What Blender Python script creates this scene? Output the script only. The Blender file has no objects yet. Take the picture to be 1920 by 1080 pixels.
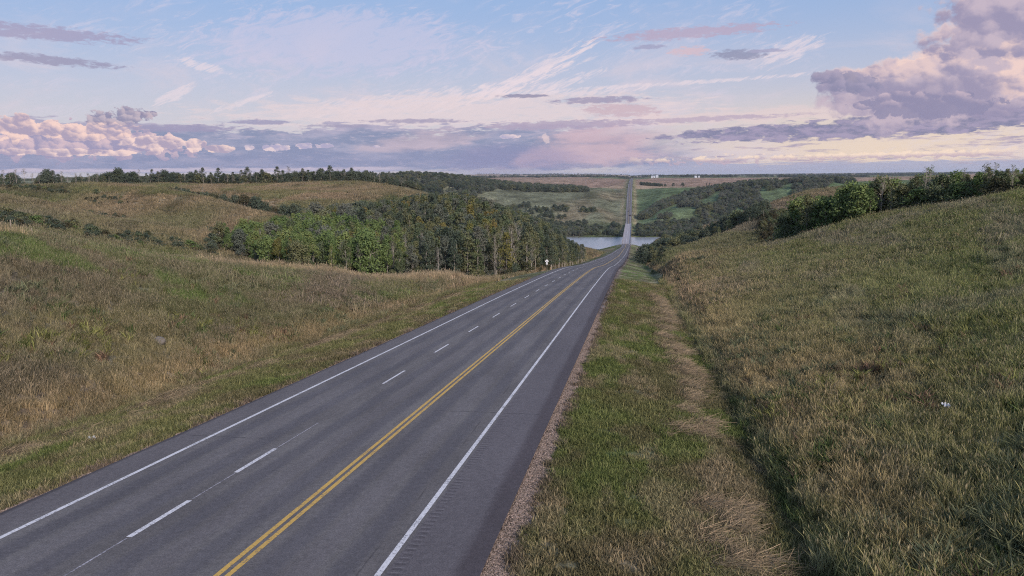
import bpy, bmesh, math, random
import numpy as np
from mathutils import Vector, Matrix
random.seed(7); rng = np.random.default_rng(7)
scene = bpy.context.scene
COL = scene.collection
rad = math.radians

# ------------------------------------------------------------------ camera, world, sun, exposure
CAMZ = 110.0                                  # height of the camera above the datum
F, YAW, PITCH, ROLL = 1500.0, .1519, .139, .0104
def cam_axes():
    fw = np.array([-math.sin(YAW)*math.cos(PITCH), math.cos(YAW)*math.cos(PITCH), -math.sin(PITCH)])
    r = np.array([math.cos(YAW), math.sin(YAW), 0.]); d = np.cross(fw, r)
    c, s = math.cos(ROLL), math.sin(ROLL)
    return np.array([c*r+s*d, -s*r+c*d, fw])
AX = cam_axes()
cam = bpy.data.cameras.new('camera'); camo = bpy.data.objects.new('camera', cam); COL.objects.link(camo)
cam.sensor_width = 36; cam.lens = F/1920*36; cam.clip_start = .1; cam.clip_end = 90000
m = Matrix(((AX[0][0], -AX[1][0], -AX[2][0], 0), (AX[0][1], -AX[1][1], -AX[2][1], 0),
            (AX[0][2], -AX[1][2], -AX[2][2], CAMZ), (0, 0, 0, 1)))
camo.matrix_world = m
scene.camera = camo
def at(px, py, Y):                            # surveyed point: bearing and drop at distance Y
    d = np.array([(px-960)/F, (py-540)/F, 1.]) @ AX
    p = d*Y/d[1]
    return np.array([p[0], p[1], p[2]+CAMZ])
def dirdeg(px, py):                           # azimuth and elevation (degrees) of a feature of the sky
    d = np.array([(px-960)/F, (py-540)/F, 1.]) @ AX
    d /= np.linalg.norm(d)
    return math.degrees(math.atan2(d[0], d[1])), math.degrees(math.asin(d[2]))

scene.view_settings.view_transform = 'Standard'; scene.view_settings.look = 'None'
scene.view_settings.exposure = 0.0; scene.view_settings.gamma = 1.0
scene.view_settings.use_curve_mapping = False
SUN_AZ, SUN_EL = 143.0, 24.0                  # clockwise from the road's heading: off to the right, behind

def srgb(r, g, b):
    f = lambda c: (c/255)/12.92 if c/255 <= .04045 else ((c/255+.055)/1.055)**2.4
    return (f(r), f(g), f(b), 1)

class X:                                      # tiny expression layer over shader nodes
    nt = None
    def __init__(s, sock): s.s = sock
    @staticmethod
    def node(t, **kw):
        n = X.nt.nodes.new(t)
        for k, v in kw.items(): setattr(n, k, v)
        return n
    @staticmethod
    def put(inp, v):
        if isinstance(v, X): X.nt.links.new(v.s, inp)
        else: inp.default_value = v
    @staticmethod
    def m(op, *a, clamp=False):
        n = X.node('ShaderNodeMath', operation=op, use_clamp=clamp)
        for i, v in enumerate(a): X.put(n.inputs[i], v)
        return X(n.outputs[0])
    def __add__(s, o): return X.m('ADD', s, o)
    __radd__ = __add__
    def __sub__(s, o): return X.m('SUBTRACT', s, o)
    def __rsub__(s, o): return X.m('SUBTRACT', o, s)
    def __mul__(s, o): return X.m('MULTIPLY', s, o)
    __rmul__ = __mul__
    def __truediv__(s, o): return X.m('DIVIDE', s, o)
def xmin(a, b): return X.m('MINIMUM', a, b)
def xmax(a, b): return X.m('MAXIMUM', a, b)
def clamp(a): return X.m('ADD', a, 0.0, clamp=True)
def sstep(a, b, x):
    n = X.node('ShaderNodeMapRange', interpolation_type='SMOOTHSTEP')
    X.put(n.inputs[0], x); n.inputs[1].default_value = a; n.inputs[2].default_value = b
    return X(n.outputs[0])
def lin(a, b, c, d, x):
    n = X.node('ShaderNodeMapRange')
    X.put(n.inputs[0], x)
    for i, v in enumerate((a, b, c, d)): n.inputs[i+1].default_value = v
    return X(n.outputs[0])
def comb(x, y, z=0.0):
    n = X.node('ShaderNodeCombineXYZ')
    for i, v in enumerate((x, y, z)): X.put(n.inputs[i], v)
    return X(n.outputs[0])
def sep(v):
    n = X.node('ShaderNodeSeparateXYZ'); X.put(n.inputs[0], v)
    return [X(o) for o in n.outputs]
def noise(vec, scale=1., detail=4., rough=.5, dist=0., color=False):
    n = X.node('ShaderNodeTexNoise')
    X.put(n.inputs['Vector'], vec); n.inputs['Scale'].default_value = scale
    n.inputs['Detail'].default_value = detail; n.inputs['Roughness'].default_value = rough
    n.inputs['Distortion'].default_value = dist
    return X(n.outputs['Color' if color else 'Fac'])
def mix(f, a, b, mode='MIX'):
    n = X.node('ShaderNodeMix', data_type='RGBA', blend_type=mode)
    X.put(n.inputs[0], f); X.put(n.inputs[6], a); X.put(n.inputs[7], b)
    return X(n.outputs[2])
def scl(c, k): return mix(1.0, c, k, 'MULTIPLY')

def build_world():
    w = bpy.data.worlds.new('World'); scene.world = w; w.use_nodes = True
    nt = w.node_tree; nt.nodes.clear(); X.nt = nt
    geo = X.node('ShaderNodeTexCoord')
    x, y, z = sep(X(geo.outputs['Generated']))
    U = X.m('ARCTAN2', x, y)*57.2958                 # degrees right of the road's heading
    V = X.m('ARCSINE', z)*57.2958                    # degrees above the horizon
    sky = X.node('ShaderNodeTexSky', sky_type='NISHITA', sun_disc=False)
    sky.sun_elevation = rad(SUN_EL); sky.sun_rotation = rad(SUN_AZ)
    sky.air_density = 1.0; sky.dust_density = 1.5; sky.ozone_density = 2.0
    base = scl(X(sky.outputs[0]), (SKYK*1.0, SKYK*1.0, SKYK*1.06, 1))
    S = lambda r, g, b: tuple(c for c in srgb(r, g, b))
    # thin veil of high cloud over the whole dome: lifts and cools the blue
    veil = mix(sstep(2, 13, V), S(214, 206, 216), S(158, 186, 229))
    veil = mix(sstep(0, 45, V-5.0), veil, S(150, 178, 222))
    c = mix(.80, base, veil)
    # a warm thinning towards the sun side, low down
    warm = sstep(-6, 16, U)*sstep(6.5, .6, V)*sstep(150, 60, U)
    c = mix(warm*.9, c, S(242, 219, 196))
    def nz(s, st=1.0, seed=0.0, det=8, r=.58, dx=0., dy=0., tilt=0., dist=.3):
        return noise(comb((U+dx)*s, (V+dy-(U*tilt if tilt else 0.))*(s*st), seed), 1., det, r, dist)-.5
    def blob(px, py, wpx, hpx, tilt=0.0):
        u, v = dirdeg(px, py); a, b = wpx/26.2, hpx/26.2
        du = (U-u)*(1/a); dv = (V-v - (U-u)*tilt)*(1/b)
        return 1.0 - (du*du + dv*dv)                 # 1 in the middle, 0 on the ellipse
    def hi(*bs):
        o = bs[0]
        for q in bs[1:]: o = xmax(o, q)
        return o
    # high thin cloud: fibres rising to the right, and a mottled veil
    fib = nz(.55, 3.2, 3., 10, .68, tilt=.30, dist=1.0); fib2 = nz(.9, 4.5, 4., 9, .66, tilt=.42, dist=.6)
    wl = nz(.10, 1.6, 1., 3)
    cir = sstep(-.03, .22, fib)*sstep(-.08, .12, wl)
    c = mix(cir*.50, c, S(222, 212, 228))
    veilp = nz(.11, 2.6, 9., 9, .64, tilt=.06, dist=.8)
    c = mix(sstep(-.04, .20, veilp)*sstep(12.5, 3.5, V)*.75, c, S(222, 208, 218))
    c = mix(sstep(-.2, .8, blob(640, 80, 260, 60, .02)+fib*4)*.55, c, S(206, 202, 226))
    for (px, py, w_, h_, t) in ((1000, 138, 130, 16, .50), (930, 168, 170, 16, .30), (1065, 112, 60, 9, .62), (455, 192, 60, 6, .33), (375, 122, 46, 9, -.22),
                                (325, 178, 36, 11, .5), (1480, 96, 60, 20, .3), (780, 190, 230, 20, .10), (1020, 168, 120, 10, .30), (1240, 158, 330, 4, .03), (1080, 175, 140, 6, .05)):
        a = sstep(-.1, 1.25, blob(px, py, w_, h_, t)+fib2*6.0)
        c = mix(a*.62, c, S(236, 220, 226))
    # rosy haze above the stratus
    n1 = nz(.16, 4.5, 2., 8); n1b = nz(.55, 5.5, 12., 8, .62); n1c = nz(1.4, 5.0, 13., 7, .62)
    a = sstep(-.5, .9, blob(850, 212, 420, 34, .02)+n1b*5)
    c = mix(a*.75, c, S(230, 213, 216))
    a = sstep(-.3, .8, blob(1450, 215, 330, 14, .01)+n1b*5); c = mix(a*.6, c, S(232, 210, 210))
    # long stratus sheet: ragged top, layered, darker below
    top = 3.45 + n1*3.0 + n1b*3.2 + n1c*.8
    sh = sstep(.22, -.22, V-top)*sstep(.30, .62, V + n1b*1.2)
    sh = sh*sstep(6.0, -1.0, U+n1*14+ (V-2.)*1.5)
    n2 = nz(.30, 4.0, 5., 9, .62); n3 = nz(1.0, 5.0, 6., 7, .62)
    lav = mix(sstep(-.10, .14, n2+n1*.5), S(136, 146, 178), S(168, 168, 194))
    lav = mix(sstep(.02, .20, n3)*.55, lav, S(204, 190, 208))
    lav = mix(sstep(2.6, 4.0, V+n2*2)*.6, lav, S(196, 182, 202))
    lav = mix(sstep(2.4, 1.2, V+n2*2)*.5, lav, S(140, 146, 182))
    rose = sstep(-.3, .9, blob(1130, 272, 170, 46, .16)+n2*3.5); lav = mix(rose*.70, lav, S(218, 186, 194))
    rose = sstep(-.3, .9, blob(800, 262, 120, 20, .10)+n2*3.5); lav = mix(rose*.45, lav, S(216, 190, 198))
    c = mix(sh*.94, c, lav)
    rain = sstep(-.4, .7, blob(960, 305, 130, 36, 0)+n2*2); c = mix(rain*.5, c, S(146, 144, 182))
    # pale slot under the sheet on the left
    slot = sstep(.16, .03, X.m('ABSOLUTE', V-.62+n1b*.5))*sstep(-14, -18, U); c = mix(slot*.6, c, S(222, 206, 220))
    # the warm right: grey bars crossing a peach glow
    rt = sstep(1.0, 4.5, U)
    n4 = nz(.20, 8., 8., 9, .62); n5 = nz(.5, 9., 11., 9, .64)
    bars = sstep(.0, .10, n4*.6+n5*.6-.01+(2.0-V)*.012)*sstep(4.2, 3.4, V)*rt
    c = mix(bars*.85, c, mix(sstep(-.1, .12, n3), S(164, 154, 180), S(200, 182, 194)))
    low = sstep(.85, .55, V+n5*1.6)*sstep(-3, 3, U)
    c = mix(low*.9, c, S(172, 174, 200))
    # line of small cumulus heads low on the right
    n6 = nz(1.6, 1.5, 15., 6, .55)
    dv = V - 1.02 - (U-8)*.010
    tops = sstep(.0, .14, .20 - X.m('ABSOLUTE', dv)*.9 + n6*1.3)*sstep(-2, 3, U)*sstep(26, 20, U)
    c = mix(tops*.85, c, mix(sstep(-.15, .12, dv+n6*.5), S(198, 176, 190), S(253, 228, 206)))
    # dark bar under the big cloud
    nd = nz(.9, 3., 21., 9, .6)
    a = sstep(-.35, .3, hi(blob(1700, 234, 330, 17, .035), blob(1430, 246, 170, 9, .03))+nd*4.5)
    c = mix(a*.92, c, mix(sstep(-.12, .14, nz(.9, 3., 22., 7)+nd*.4), S(126, 128, 162), S(164, 154, 184)))
    def billow(sc, seed, st=1.25, warp=.5):
        w1 = nz(sc*1.3, st, seed, 4, .55, dist=0); w2 = nz(sc*1.3, st, seed+3., 4, .55, dist=0)
        vo = X.node('ShaderNodeTexVoronoi', feature='SMOOTH_F1'); vo.inputs['Smoothness'].default_value = .35
        X.put(vo.inputs['Vector'], comb(U*sc+w1*warp*2, V*(sc*st)+w2*warp*2, seed)); vo.inputs['Scale'].default_value = 1.0
        px_, py_, _ = sep(X(vo.outputs['Position']))
        up = (V*(sc*st)+w2*warp*2)-py_; rt_ = (U*sc+w1*warp*2)-px_
        return .45-X(vo.outputs['Distance']), up*.8+rt_*.5
    # big cumulus, upper right
    ne = nz(1.15, 1.15, 31., 9, .60); nb = nz(.34, 1.2, 34., 5, .5); nb2 = nz(.34, 1.2, 34., 5, .5, -.5, -.7)
    ns1 = nz(.9, 1.3, 36., 4, .5); ns2 = nz(.9, 1.3, 36., 4, .5, -.3, -.4)
    body = xmin(hi(blob(1825, 120, 185, 82, .32), blob(1760, 178, 200, 44, .0), blob(1935, 62, 165, 98, 0), blob(1650, 160, 110, 34, -.05)), 1.2)
    b3, k3 = billow(.42, 15.1, 1.3, .6); b4, k4 = billow(1.05, 19.4, 1.3, .5)
    sd = body*1.15+ne*1.5+nb*.7+b3*.9+b4*.4+.08
    e = sstep(-.08, .42, sd); rim = sstep(.60, .10, sd)*sstep(-.3, .5, k3+k4*.5+.2)
    lit = sstep(-.45, .6, k3+k4*.35+(nb-nb2)*2.5+ne*.8)
    cc = mix(lit, S(158, 150, 178), S(200, 183, 197))
    hot = clamp(rim*.75*sstep(5.2, 6.6, V) + sstep(.3, 1.1, blob(1915, 140, 70, 60)+ns1*4)*lit*.9 + sstep(.0, 1., blob(1700, 128, 120, 26, .1)+ns1*4)*lit*.6)
    cc = mix(hot, cc, S(246, 214, 204))
    cc = mix(sstep(.2, 1.2, blob(1760, 170, 190, 26)+ns1*3)*.4, cc, S(152, 145, 174))
    c = mix(e*.95, c, cc)
    a = sstep(-.1, .4, hi(blob(1592, 156, 56, 20, -.1), blob(1560, 142, 30, 10))+ne*4.4)
    c = mix(a*.8, c, mix(sstep(-.4, .6, k4+ne), S(138, 138, 168), S(168, 160, 186)))
    a = sstep(.0, .22, hi(blob(1745, 200, 100, 20, .0), blob(1690, 188, 50, 16), blob(1640, 196, 40, 8))+ne*3.2)
    c = mix(a*.85, c, mix(sstep(-.5, .7, k4+(V-4.9)*.9+ne), S(146, 142, 172), S(206, 186, 199)))
    # cumulus heap, lower left: rosy heads over lavender feet
    nl = nz(1.9, 1.25, 41., 8, .58, dist=.15)
    b1, k1 = billow(.85, 5.3); b2, k2 = billow(2.0, 9.7)
    def heap(c, hb, op, lo, hi_, vlo, vhi, amp=1.6):
        f = hb + b1*1.5 + b2*.7 + nl*amp
        a = sstep(.0, .14, f)
        k = clamp(sstep(-.45, .55, k1*1.0+k2*.45+nl*.9)*1.15 + sstep(.5, .0, f)*.25 - .12)*sstep(vlo, vhi, V)
        return mix(a*op, c, mix(k, lo, hi_))
    r2 = sstep(-.4, .5, k2+nl)
    c = heap(c, hi(blob(40, 262, 170, 34, -.02), blob(190, 268, 170, 24, -.04)), .90, S(164, 156, 186), S(226, 198, 204), .6, 2.6)
    c = heap(c, hi(blob(20, 240, 50, 22), blob(97, 240, 30, 15), blob(190, 243, 55, 17), blob(150, 250, 40, 14)), .93, S(178, 164, 186), S(250, 216, 206), 1.4, 2.6)
    c = heap(c, hi(blob(300, 268, 60, 13), blob(365, 271, 20, 13), blob(410, 279, 30, 8), blob(130, 286, 150, 6)), .90, S(180, 166, 188), S(250, 220, 212), .8, 1.5)
    for (px, py, w_, h_) in ((243, 218, 32, 16), (190, 222, 22, 12), (280, 214, 14, 5)):      # darker tufts above the heap
        a = sstep(-.1, .3, blob(px, py, w_, h_)+nl*4.2); c = mix(a*.88, c, mix(r2, S(142, 138, 168), S(196, 180, 192)))
    c = heap(c, hi(blob(470, 277, 15, 5), blob(515, 277, 26, 6), blob(566, 274, 16, 6), blob(606, 274, 16, 5), blob(960, 256, 24, 4), blob(707, 275, 9, 2.5)), .85, S(184, 176, 204), S(240, 218, 220), .3, 1.2, 3.0)
    a = sstep(-.4, .5, blob(1023, 258, 8, 8)+nl*5+b2*2); c = mix(a*.55, c, S(238, 214, 214))
    # small dark drifting scraps
    nsc = nz(1.5, 3.2, 61., 9, .64); nsd = nz(.5, 3., 62., 5)
    for (px, py, w_, h_, t, col) in ((60, 60, 150, 11, -.03, (166, 160, 190)), (90, 112, 105, 7, -.06, (156, 152, 180)), (1290, 62, 150, 10, .03, (186, 170, 194)),
                                     (1385, 103, 48, 9, -.02, (146, 148, 176)), (1290, 96, 36, 9, 0, (216, 190, 200)), (1215, 88, 32, 4, 0, (164, 164, 194)), (1440, 95, 40, 3, 0, (170, 168, 196)),
                                     (978, 180, 40, 3.4, 0, (140, 138, 168)), (1120, 188, 90, 6, .01, (160, 152, 180)), (1165, 206, 66, 12, -.02, (204, 180, 192)),
                                     (330, 240, 110, 7, 0, (160, 154, 184)), (490, 229, 56, 4, 0, (156, 152, 184)), (780, 227, 90, 4, 0, (168, 160, 186)), (640, 236, 60, 3, 0, (166, 160, 186)),
                                     (1060, 234, 150, 8, .01, (178, 164, 188)), (1300, 224, 170, 5, .02, (188, 172, 192)), (5, 110, 20, 3, 0, (170, 166, 190))):
        a = sstep(-.35, .65, blob(px, py, w_, h_, t)+nsc*4.5+nsd*1.5)
        c = mix(a*.8, c, S(*col))
    # the air right at the horizon
    c = mix(sstep(.20, .02, V)*.6, c, S(202, 200, 224))
    c = mix(sstep(-.2, -2.5, V), c, (.10, .10, .09, 1))
    bg = X.node('ShaderNodeBackground'); X.put(bg.inputs[0], c); bg.inputs[1].default_value = 1.0
    out = X.node('ShaderNodeOutputWorld'); nt.links.new(bg.outputs[0], out.inputs[0])
SKYK = .10
build_world()
scene.cycles.filter_width = 1.1; scene.cycles.use_adaptive_sampling = True; scene.cycles.adaptive_threshold = .02; scene.cycles.adaptive_min_samples = 32; scene.cycles.use_denoising = False; scene.cycles.max_bounces = 4; scene.cycles.diffuse_bounces = 2; scene.cycles.transparent_max_bounces = 4
scene.world.cycles.sampling_method = 'MANUAL'; scene.world.cycles.sample_map_resolution = 512
sun = bpy.data.lights.new('sun', 'SUN'); suno = bpy.data.objects.new('sun', sun); COL.objects.link(suno)
sun.energy = 4.5; sun.angle = rad(10); sun.color = (1.0, .87, .78)
az, el = rad(SUN_AZ), rad(SUN_EL)
sd = Vector((math.sin(az)*math.cos(el), math.cos(az)*math.cos(el), math.sin(el)))
suno.rotation_euler = (-sd).to_track_quat('-Z', 'Y').to_euler()

# ------------------------------------------------------------------ helpers
def h2(ix, iy, seed):
    n = (ix.astype(np.int64)*374761393 + iy.astype(np.int64)*668265263 + seed*974634777) & 0xffffffff
    n = ((n ^ (n >> 13))*1274126177) & 0xffffffff
    return ((n ^ (n >> 16)) & 0xffffff)/float(0xffffff)
def vnoise(x, y, seed=0):
    x = np.asarray(x, float); y = np.asarray(y, float)
    ix, iy = np.floor(x), np.floor(y); fx, fy = x-ix, y-iy
    fx, fy = fx*fx*(3-2*fx), fy*fy*(3-2*fy)
    a, b = h2(ix, iy, seed), h2(ix+1, iy, seed); c, d = h2(ix, iy+1, seed), h2(ix+1, iy+1, seed)
    return (a*(1-fx)+b*fx)*(1-fy)+(c*(1-fx)+d*fx)*fy
def fbm(x, y, seed=0, oct=4):
    s = 0; a = .5
    for i in range(oct):
        s = s + a*vnoise(x*2**i+i*17.3, y*2**i-i*9.1, seed+i); a *= .5
    return s/(1-.5**oct)
def ss(a, b, x):
    t = np.clip((x-a)/(b-a), 0, 1); return t*t*(3-2*t)
def tag(o, label=None, cat=None, group=None, kind=None):
    if label: o['label'] = label
    if cat: o['category'] = cat
    if group: o['group'] = group
    if kind: o['kind'] = kind
    return o
def link(name, me, mat=None, parent=None):
    o = bpy.data.objects.new(name, me); COL.objects.link(o)
    if mat is not None and not me.materials: me.materials.append(mat)
    if parent is not None: o.parent = parent
    return o
def empty(name, loc, rz=0):
    o = bpy.data.objects.new(name, None); COL.objects.link(o); o.location = loc; o.rotation_euler = (0, 0, rz)
    o.empty_display_size = .2
    return o
def mesh(name, V, Fc, smooth=False):
    me = bpy.data.meshes.new(name)
    V = np.asarray(V, dtype=np.float32).reshape(-1, 3); Fc = np.asarray(Fc, dtype=np.int32)
    k = Fc.shape[1]
    me.vertices.add(len(V)); me.vertices.foreach_set('co', V.ravel())
    me.loops.add(Fc.size); me.loops.foreach_set('vertex_index', Fc.ravel())
    me.polygons.add(len(Fc)); me.polygons.foreach_set('loop_start', np.arange(0, Fc.size, k, dtype=np.int32))
    me.polygons.foreach_set('use_smooth', np.full(len(Fc), smooth, dtype=bool))
    me.update(calc_edges=True); me.validate()
    return me
class MB:
    def __init__(s): s.v = []; s.f = []
    def quadbox(s, P):                       # P: 8 corners, bottom 4 then top 4
        b = len(s.v); s.v += [tuple(p) for p in P]
        for q in ((3, 2, 1, 0), (4, 5, 6, 7), (0, 1, 5, 4), (1, 2, 6, 5), (2, 3, 7, 6), (3, 0, 4, 7)): s.f.append([b+i for i in q])
    def box(s, x0, x1, y0, y1, z0, z1, taper=0, ty=None):
        t = taper; u = taper if ty is None else ty
        s.quadbox([(x0, y0, z0), (x1, y0, z0), (x1, y1, z0), (x0, y1, z0), (x0+t, y0+u, z1), (x1-t, y0+u, z1), (x1-t, y1-u, z1), (x0+t, y1-u, z1)])
    def tube(s, p, q, r0, r1, n=6):
        p, q = Vector(p), Vector(q); d = (q-p).normalized(); a = d.orthogonal().normalized(); c = d.cross(a)
        b = len(s.v)
        for P, r in ((p, r0), (q, r1)):
            for i in range(n):
                t = 2*math.pi*i/n; s.v.append(tuple(P+a*(r*math.cos(t))+c*(r*math.sin(t))))
        for i in range(n): s.f.append([b+i, b+(i+1) % n, b+n+(i+1) % n, b+n+i])
        s.f.append([b+n+i for i in range(n)]); s.f.append([b+i for i in reversed(range(n))])
    def poly(s, pts): b = len(s.v); s.v += [tuple(p) for p in pts]; s.f.append(list(range(b, b+len(pts))))
    def prism(s, prof, x0, x1):               # profile in (y,z) extruded along x
        n = len(prof); b = len(s.v)
        s.v += [(x0, y, z) for y, z in prof]+[(x1, y, z) for y, z in prof]
        for i in range(n): j = (i+1) % n; s.f.append([b+i, b+n+i, b+n+j, b+j])
        s.f.append([b+i for i in range(n)]); s.f.append([b+n+i for i in reversed(range(n))])
    def build(s, name, mat, parent=None, smooth=False):
        me = bpy.data.meshes.new(name); me.from_pydata(s.v, [], s.f); me.update()
        if smooth: me.polygons.foreach_set('use_smooth', [True]*len(me.polygons))
        return link(name, me, mat, parent)
def material(name, fn, rough=.9, spec=.2):
    mt = bpy.data.materials.new(name); mt.use_nodes = True; nt = mt.node_tree; nt.nodes.clear(); X.nt = nt
    p = X.node('ShaderNodeBsdfPrincipled'); o = X.node('ShaderNodeOutputMaterial'); nt.links.new(p.outputs[0], o.inputs[0])
    p.inputs['Roughness'].default_value = rough; p.inputs['Specular IOR Level'].default_value = spec
    c = fn(p)
    if c is not None: X.put(p.inputs['Base Color'], c)
    return mt
def attr(name, t='GEOMETRY'):
    n = X.node('ShaderNodeAttribute', attribute_type=t, attribute_name=name); return n
def bump(p, hgt, dist=.02, strength=1.0):
    b = X.node('ShaderNodeBump'); X.put(b.inputs['Height'], hgt); b.inputs['Distance'].default_value = dist; b.inputs['Strength'].default_value = strength
    X.nt.links.new(b.outputs[0], p.inputs['Normal'])
def plain(name, col, rough=.8, metal=0., var=.15, sc=3., spec=.3):
    def fn(p):
        p.inputs['Metallic'].default_value = metal
        tc = X.node('ShaderNodeTexCoord'); n = noise(X(tc.outputs['Object']), sc, 5, .6)
        return scl(col if len(col) == 4 else (*col, 1), mix(n, (1-var,)*3+(1,), (1+var,)*3+(1,)))
    return material(name, fn, rough, spec)

# ------------------------------------------------------------------ terrain
PR = np.array([(-3000, 14), (-400, 12), (-60, -4.4), (0, -8.565), (60, -12.78), (120, -17.0), (200, -23.2), (273, -30.4), (400, -41.8), (567, -56.2), (800, -73.5),
               (1000, -88.0), (1096, -92.5), (1300, -92.3), (1532, -92.0), (1640, -86), (1730, -79), (2045, -54), (2400, -36), (2680, -29.8), (3000, -23.5), (3600, -19.1), (4500, -22), (40000, -24)])
_y = PR[:, 0]; _z = PR[:, 1]; _s = np.gradient(_z, _y); _d = np.diff(_z)/np.diff(_y)
_s[1:-1] = np.where(_d[1:]*_d[:-1] <= 0, 0, 2*_d[1:]*_d[:-1]/(_d[1:]+_d[:-1]+1e-12))
def zroad(Y):
    Y = np.asarray(Y, float); i = np.clip(np.searchsorted(_y, Y)-1, 0, len(_y)-2); h = _y[i+1]-_y[i]; t = np.clip((Y-_y[i])/h, 0, 1)
    return (2*t**3-3*t*t+1)*_z[i]+(t**3-2*t*t+t)*h*_s[i]+(-2*t**3+3*t*t)*_z[i+1]+(t**3-t*t)*h*_s[i+1]+CAMZ
def edgeL(Y): return np.interp(Y, [0, 560, 960, 1096, 1532, 1700, 2680, 6000], [-19.0, -19.0, -15.4, -15.4, -15.6, -17.2, -20, -20])
def edgeR(Y): return np.interp(Y, [0, 560, 960, 1096, 1532, 1700, 2680, 6000], [-3.7, -3.7, -4.4, -4.6, -5.0, -4.9, -6, -6])
WATER = CAMZ-103.5
def yriver(Xx): return 1246 + 30*np.sin(Xx/500.+.3) - 12
CP = []
def P(px, py, Y): CP.append(at(px, py, Y))
def W(Xw, Yw, dz): CP.append(np.array([Xw, Yw, float(zroad(Yw))+dz]))
for Y in (-200, -60, -20, 4, 12, 22, 34, 48, 66, 90, 120, 150):
    W(-29, Y, -1.5); W(5, Y, -1.2)
    for xx in (12, 22, 36, 56, 80): W(xx, Y, -1.2+.28*(min(xx, 62)-5))
for Y in (-200, -60, -10, 12, 30): W(-45, Y, 2.2); W(-62, Y, 3.2)
for a in [(0,444,62),(200,473,78),(400,497,98),(600,514,120),(850,524,150),(-400,402,56),
          (0,470,95),(200,500,115),(400,524,140),(600,538,160),(850,534,182),(-300,450,100),
          (0,418,150),(150,440,165),(250,456,185),(400,476,212),(-300,400,160),
          (0,370,258),(100,386,250),(200,412,232),(330,440,215),(0,382,290),(100,398,285),(-300,355,270),
          (0,353,370),(150,350,385),(290,350,392),(400,374,372),(480,394,355),(535,409,338),
          (0,362,470),(290,370,490),(400,392,450),(535,428,410),(-300,345,420),
          (450,452,255),(400,425,285),(300,400,312),(200,382,335),(500,440,290),
          (560,509,190),(700,521,205),(850,523,212),(980,515,228),(1060,499,290),(1130,488,470),
          (800,428,330),(900,446,330),(620,430,335),(1000,480,330),(1080,492,400),(700,470,270),(950,490,280),
          (330,352,600),(450,372,500),(450,351,640),(640,353,640),(790,367,560),(700,388,470),(580,392,450),(870,395,560),(950,425,560),
          (0,348,620),(220,347,700),(400,348,760),(600,347,800),(700,349,820),(800,361,820),(-300,345,700),
          (0,343,1500),(300,342,1700),(600,342,1800),(700,341,2200),(-300,344,1600),
          (760,362,1250),(860,378,1320),(800,356,1700),(1000,362,1900),(1090,360,2000),(1140,352,2350),(1000,352,2350),(860,352,2500),
          (1000,388,1660),(880,392,1480),(1100,386,1780),(1100,402,1620),(940,408,1460),(1145,410,1570),
          (1050,464,720),(950,452,700),(1000,470,980),(900,432,980),(1120,477,900),
          (1600,420,165),(1480,456,178),(1380,468,190),(1300,477,196),(1218,498,188),(1750,392,155),(1920,368,128),
          (1600,442,232),(1480,476,240),(1380,486,235),(1300,497,238),(1750,400,225),(1920,366,210),(2200,350,170),(2300,348,260),
          (1208,491,246),(1300,459,312),(1400,421,380),(1432,406,420),(1500,402,400),(1600,385,360),
          (1300,481,400),(1400,446,478),(1250,482,430),(1500,410,520),(1240,474,600),(1340,440,600),(1432,412,600),
          (1600,392,500),(1750,374,420),(1920,360,400),(1920,352,700),(1750,362,700),(1600,364,800),(2200,350,600),
          (1500,372,800),(1420,402,800),(1300,438,900),(1400,400,1150),(1480,370,1150),(1540,357,1200),(1250,446,1000),
          (1380,392,1320),(1300,412,1480),(1230,400,1640),(1300,398,1600),(1220,385,1780),(1300,378,1780),(1400,370,1700),(1500,352,1700),(1600,345,1800),
          (1230,352,2400),(1300,352,2400),(1400,347,2400),(1540,341,2500),(1400,346,2000),(1500,344,2000),(1600,342,2000),(1700,340,1900),(1900,337,1500),(1460,345,1850),(1750,337,2400),(1920,334,2400),
          (-300,342,2300),(0,342,2300),(200,341,2300),(400,341,2300),(560,340,2400),(640,340,2300),(0,341,3000),(400,339,3000),(0,341,4000),(400,338,4000),(720,337.5,4000),(1000,338,4000),(1190,336.5,4000),(1400,335,4000),(1650,333,4000),(1920,330.5,4000)]: P(*a)
for xx in (-420, -260, -130, 110, 230, 380): W(xx, 1130, -9.0); W(xx, 1400, -8); W(xx, 1540, -8)
for xx in (-700, 700): W(xx, 1130, 5); W(xx, 1400, -6); W(xx, 1600, 8)
for Y in (9000, 25000, 60000):
    for u in (-1, -.5, 0, .5, 1): CP.append(np.array([u*Y, Y, CAMZ-24]))
for Y in (30, 90, 250, 600, 1500, 4000):
    for u in (-1.5, 1.3):
        CP.append(np.array([u*Y, Y, CAMZ+(-6 if Y < 2000 else -22)]))
CP = np.array(CP)
def uv(Xw, Yw):
    R = np.sqrt(Yw*Yw+15.**2); return Xw/R*1.6, np.arcsinh(Yw/15.)
_cu, _cv = uv(CP[:, 0], CP[:, 1])
_res = CP[:, 2]-zroad(CP[:, 1])
def _k(du, dv):
    r2 = du*du+dv*dv+1e-9; return .5*r2*np.log(r2)
_n = len(CP)
_A = np.zeros((_n+3, _n+3)); _A[:_n, :_n] = _k(_cu[:, None]-_cu[None], _cv[:, None]-_cv[None]) + np.eye(_n)*2e-4
_A[:_n, _n] = 1; _A[:_n, _n+1] = _cu; _A[:_n, _n+2] = _cv; _A[_n:, :_n] = _A[:_n, _n:].T
_sc = np.maximum(np.sqrt(CP[:, 1]**2+40**2), 1)            # work with the slope angle, so near and far weigh alike
_w = np.linalg.solve(_A, np.concatenate([_res/_sc, [0, 0, 0]]))
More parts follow.
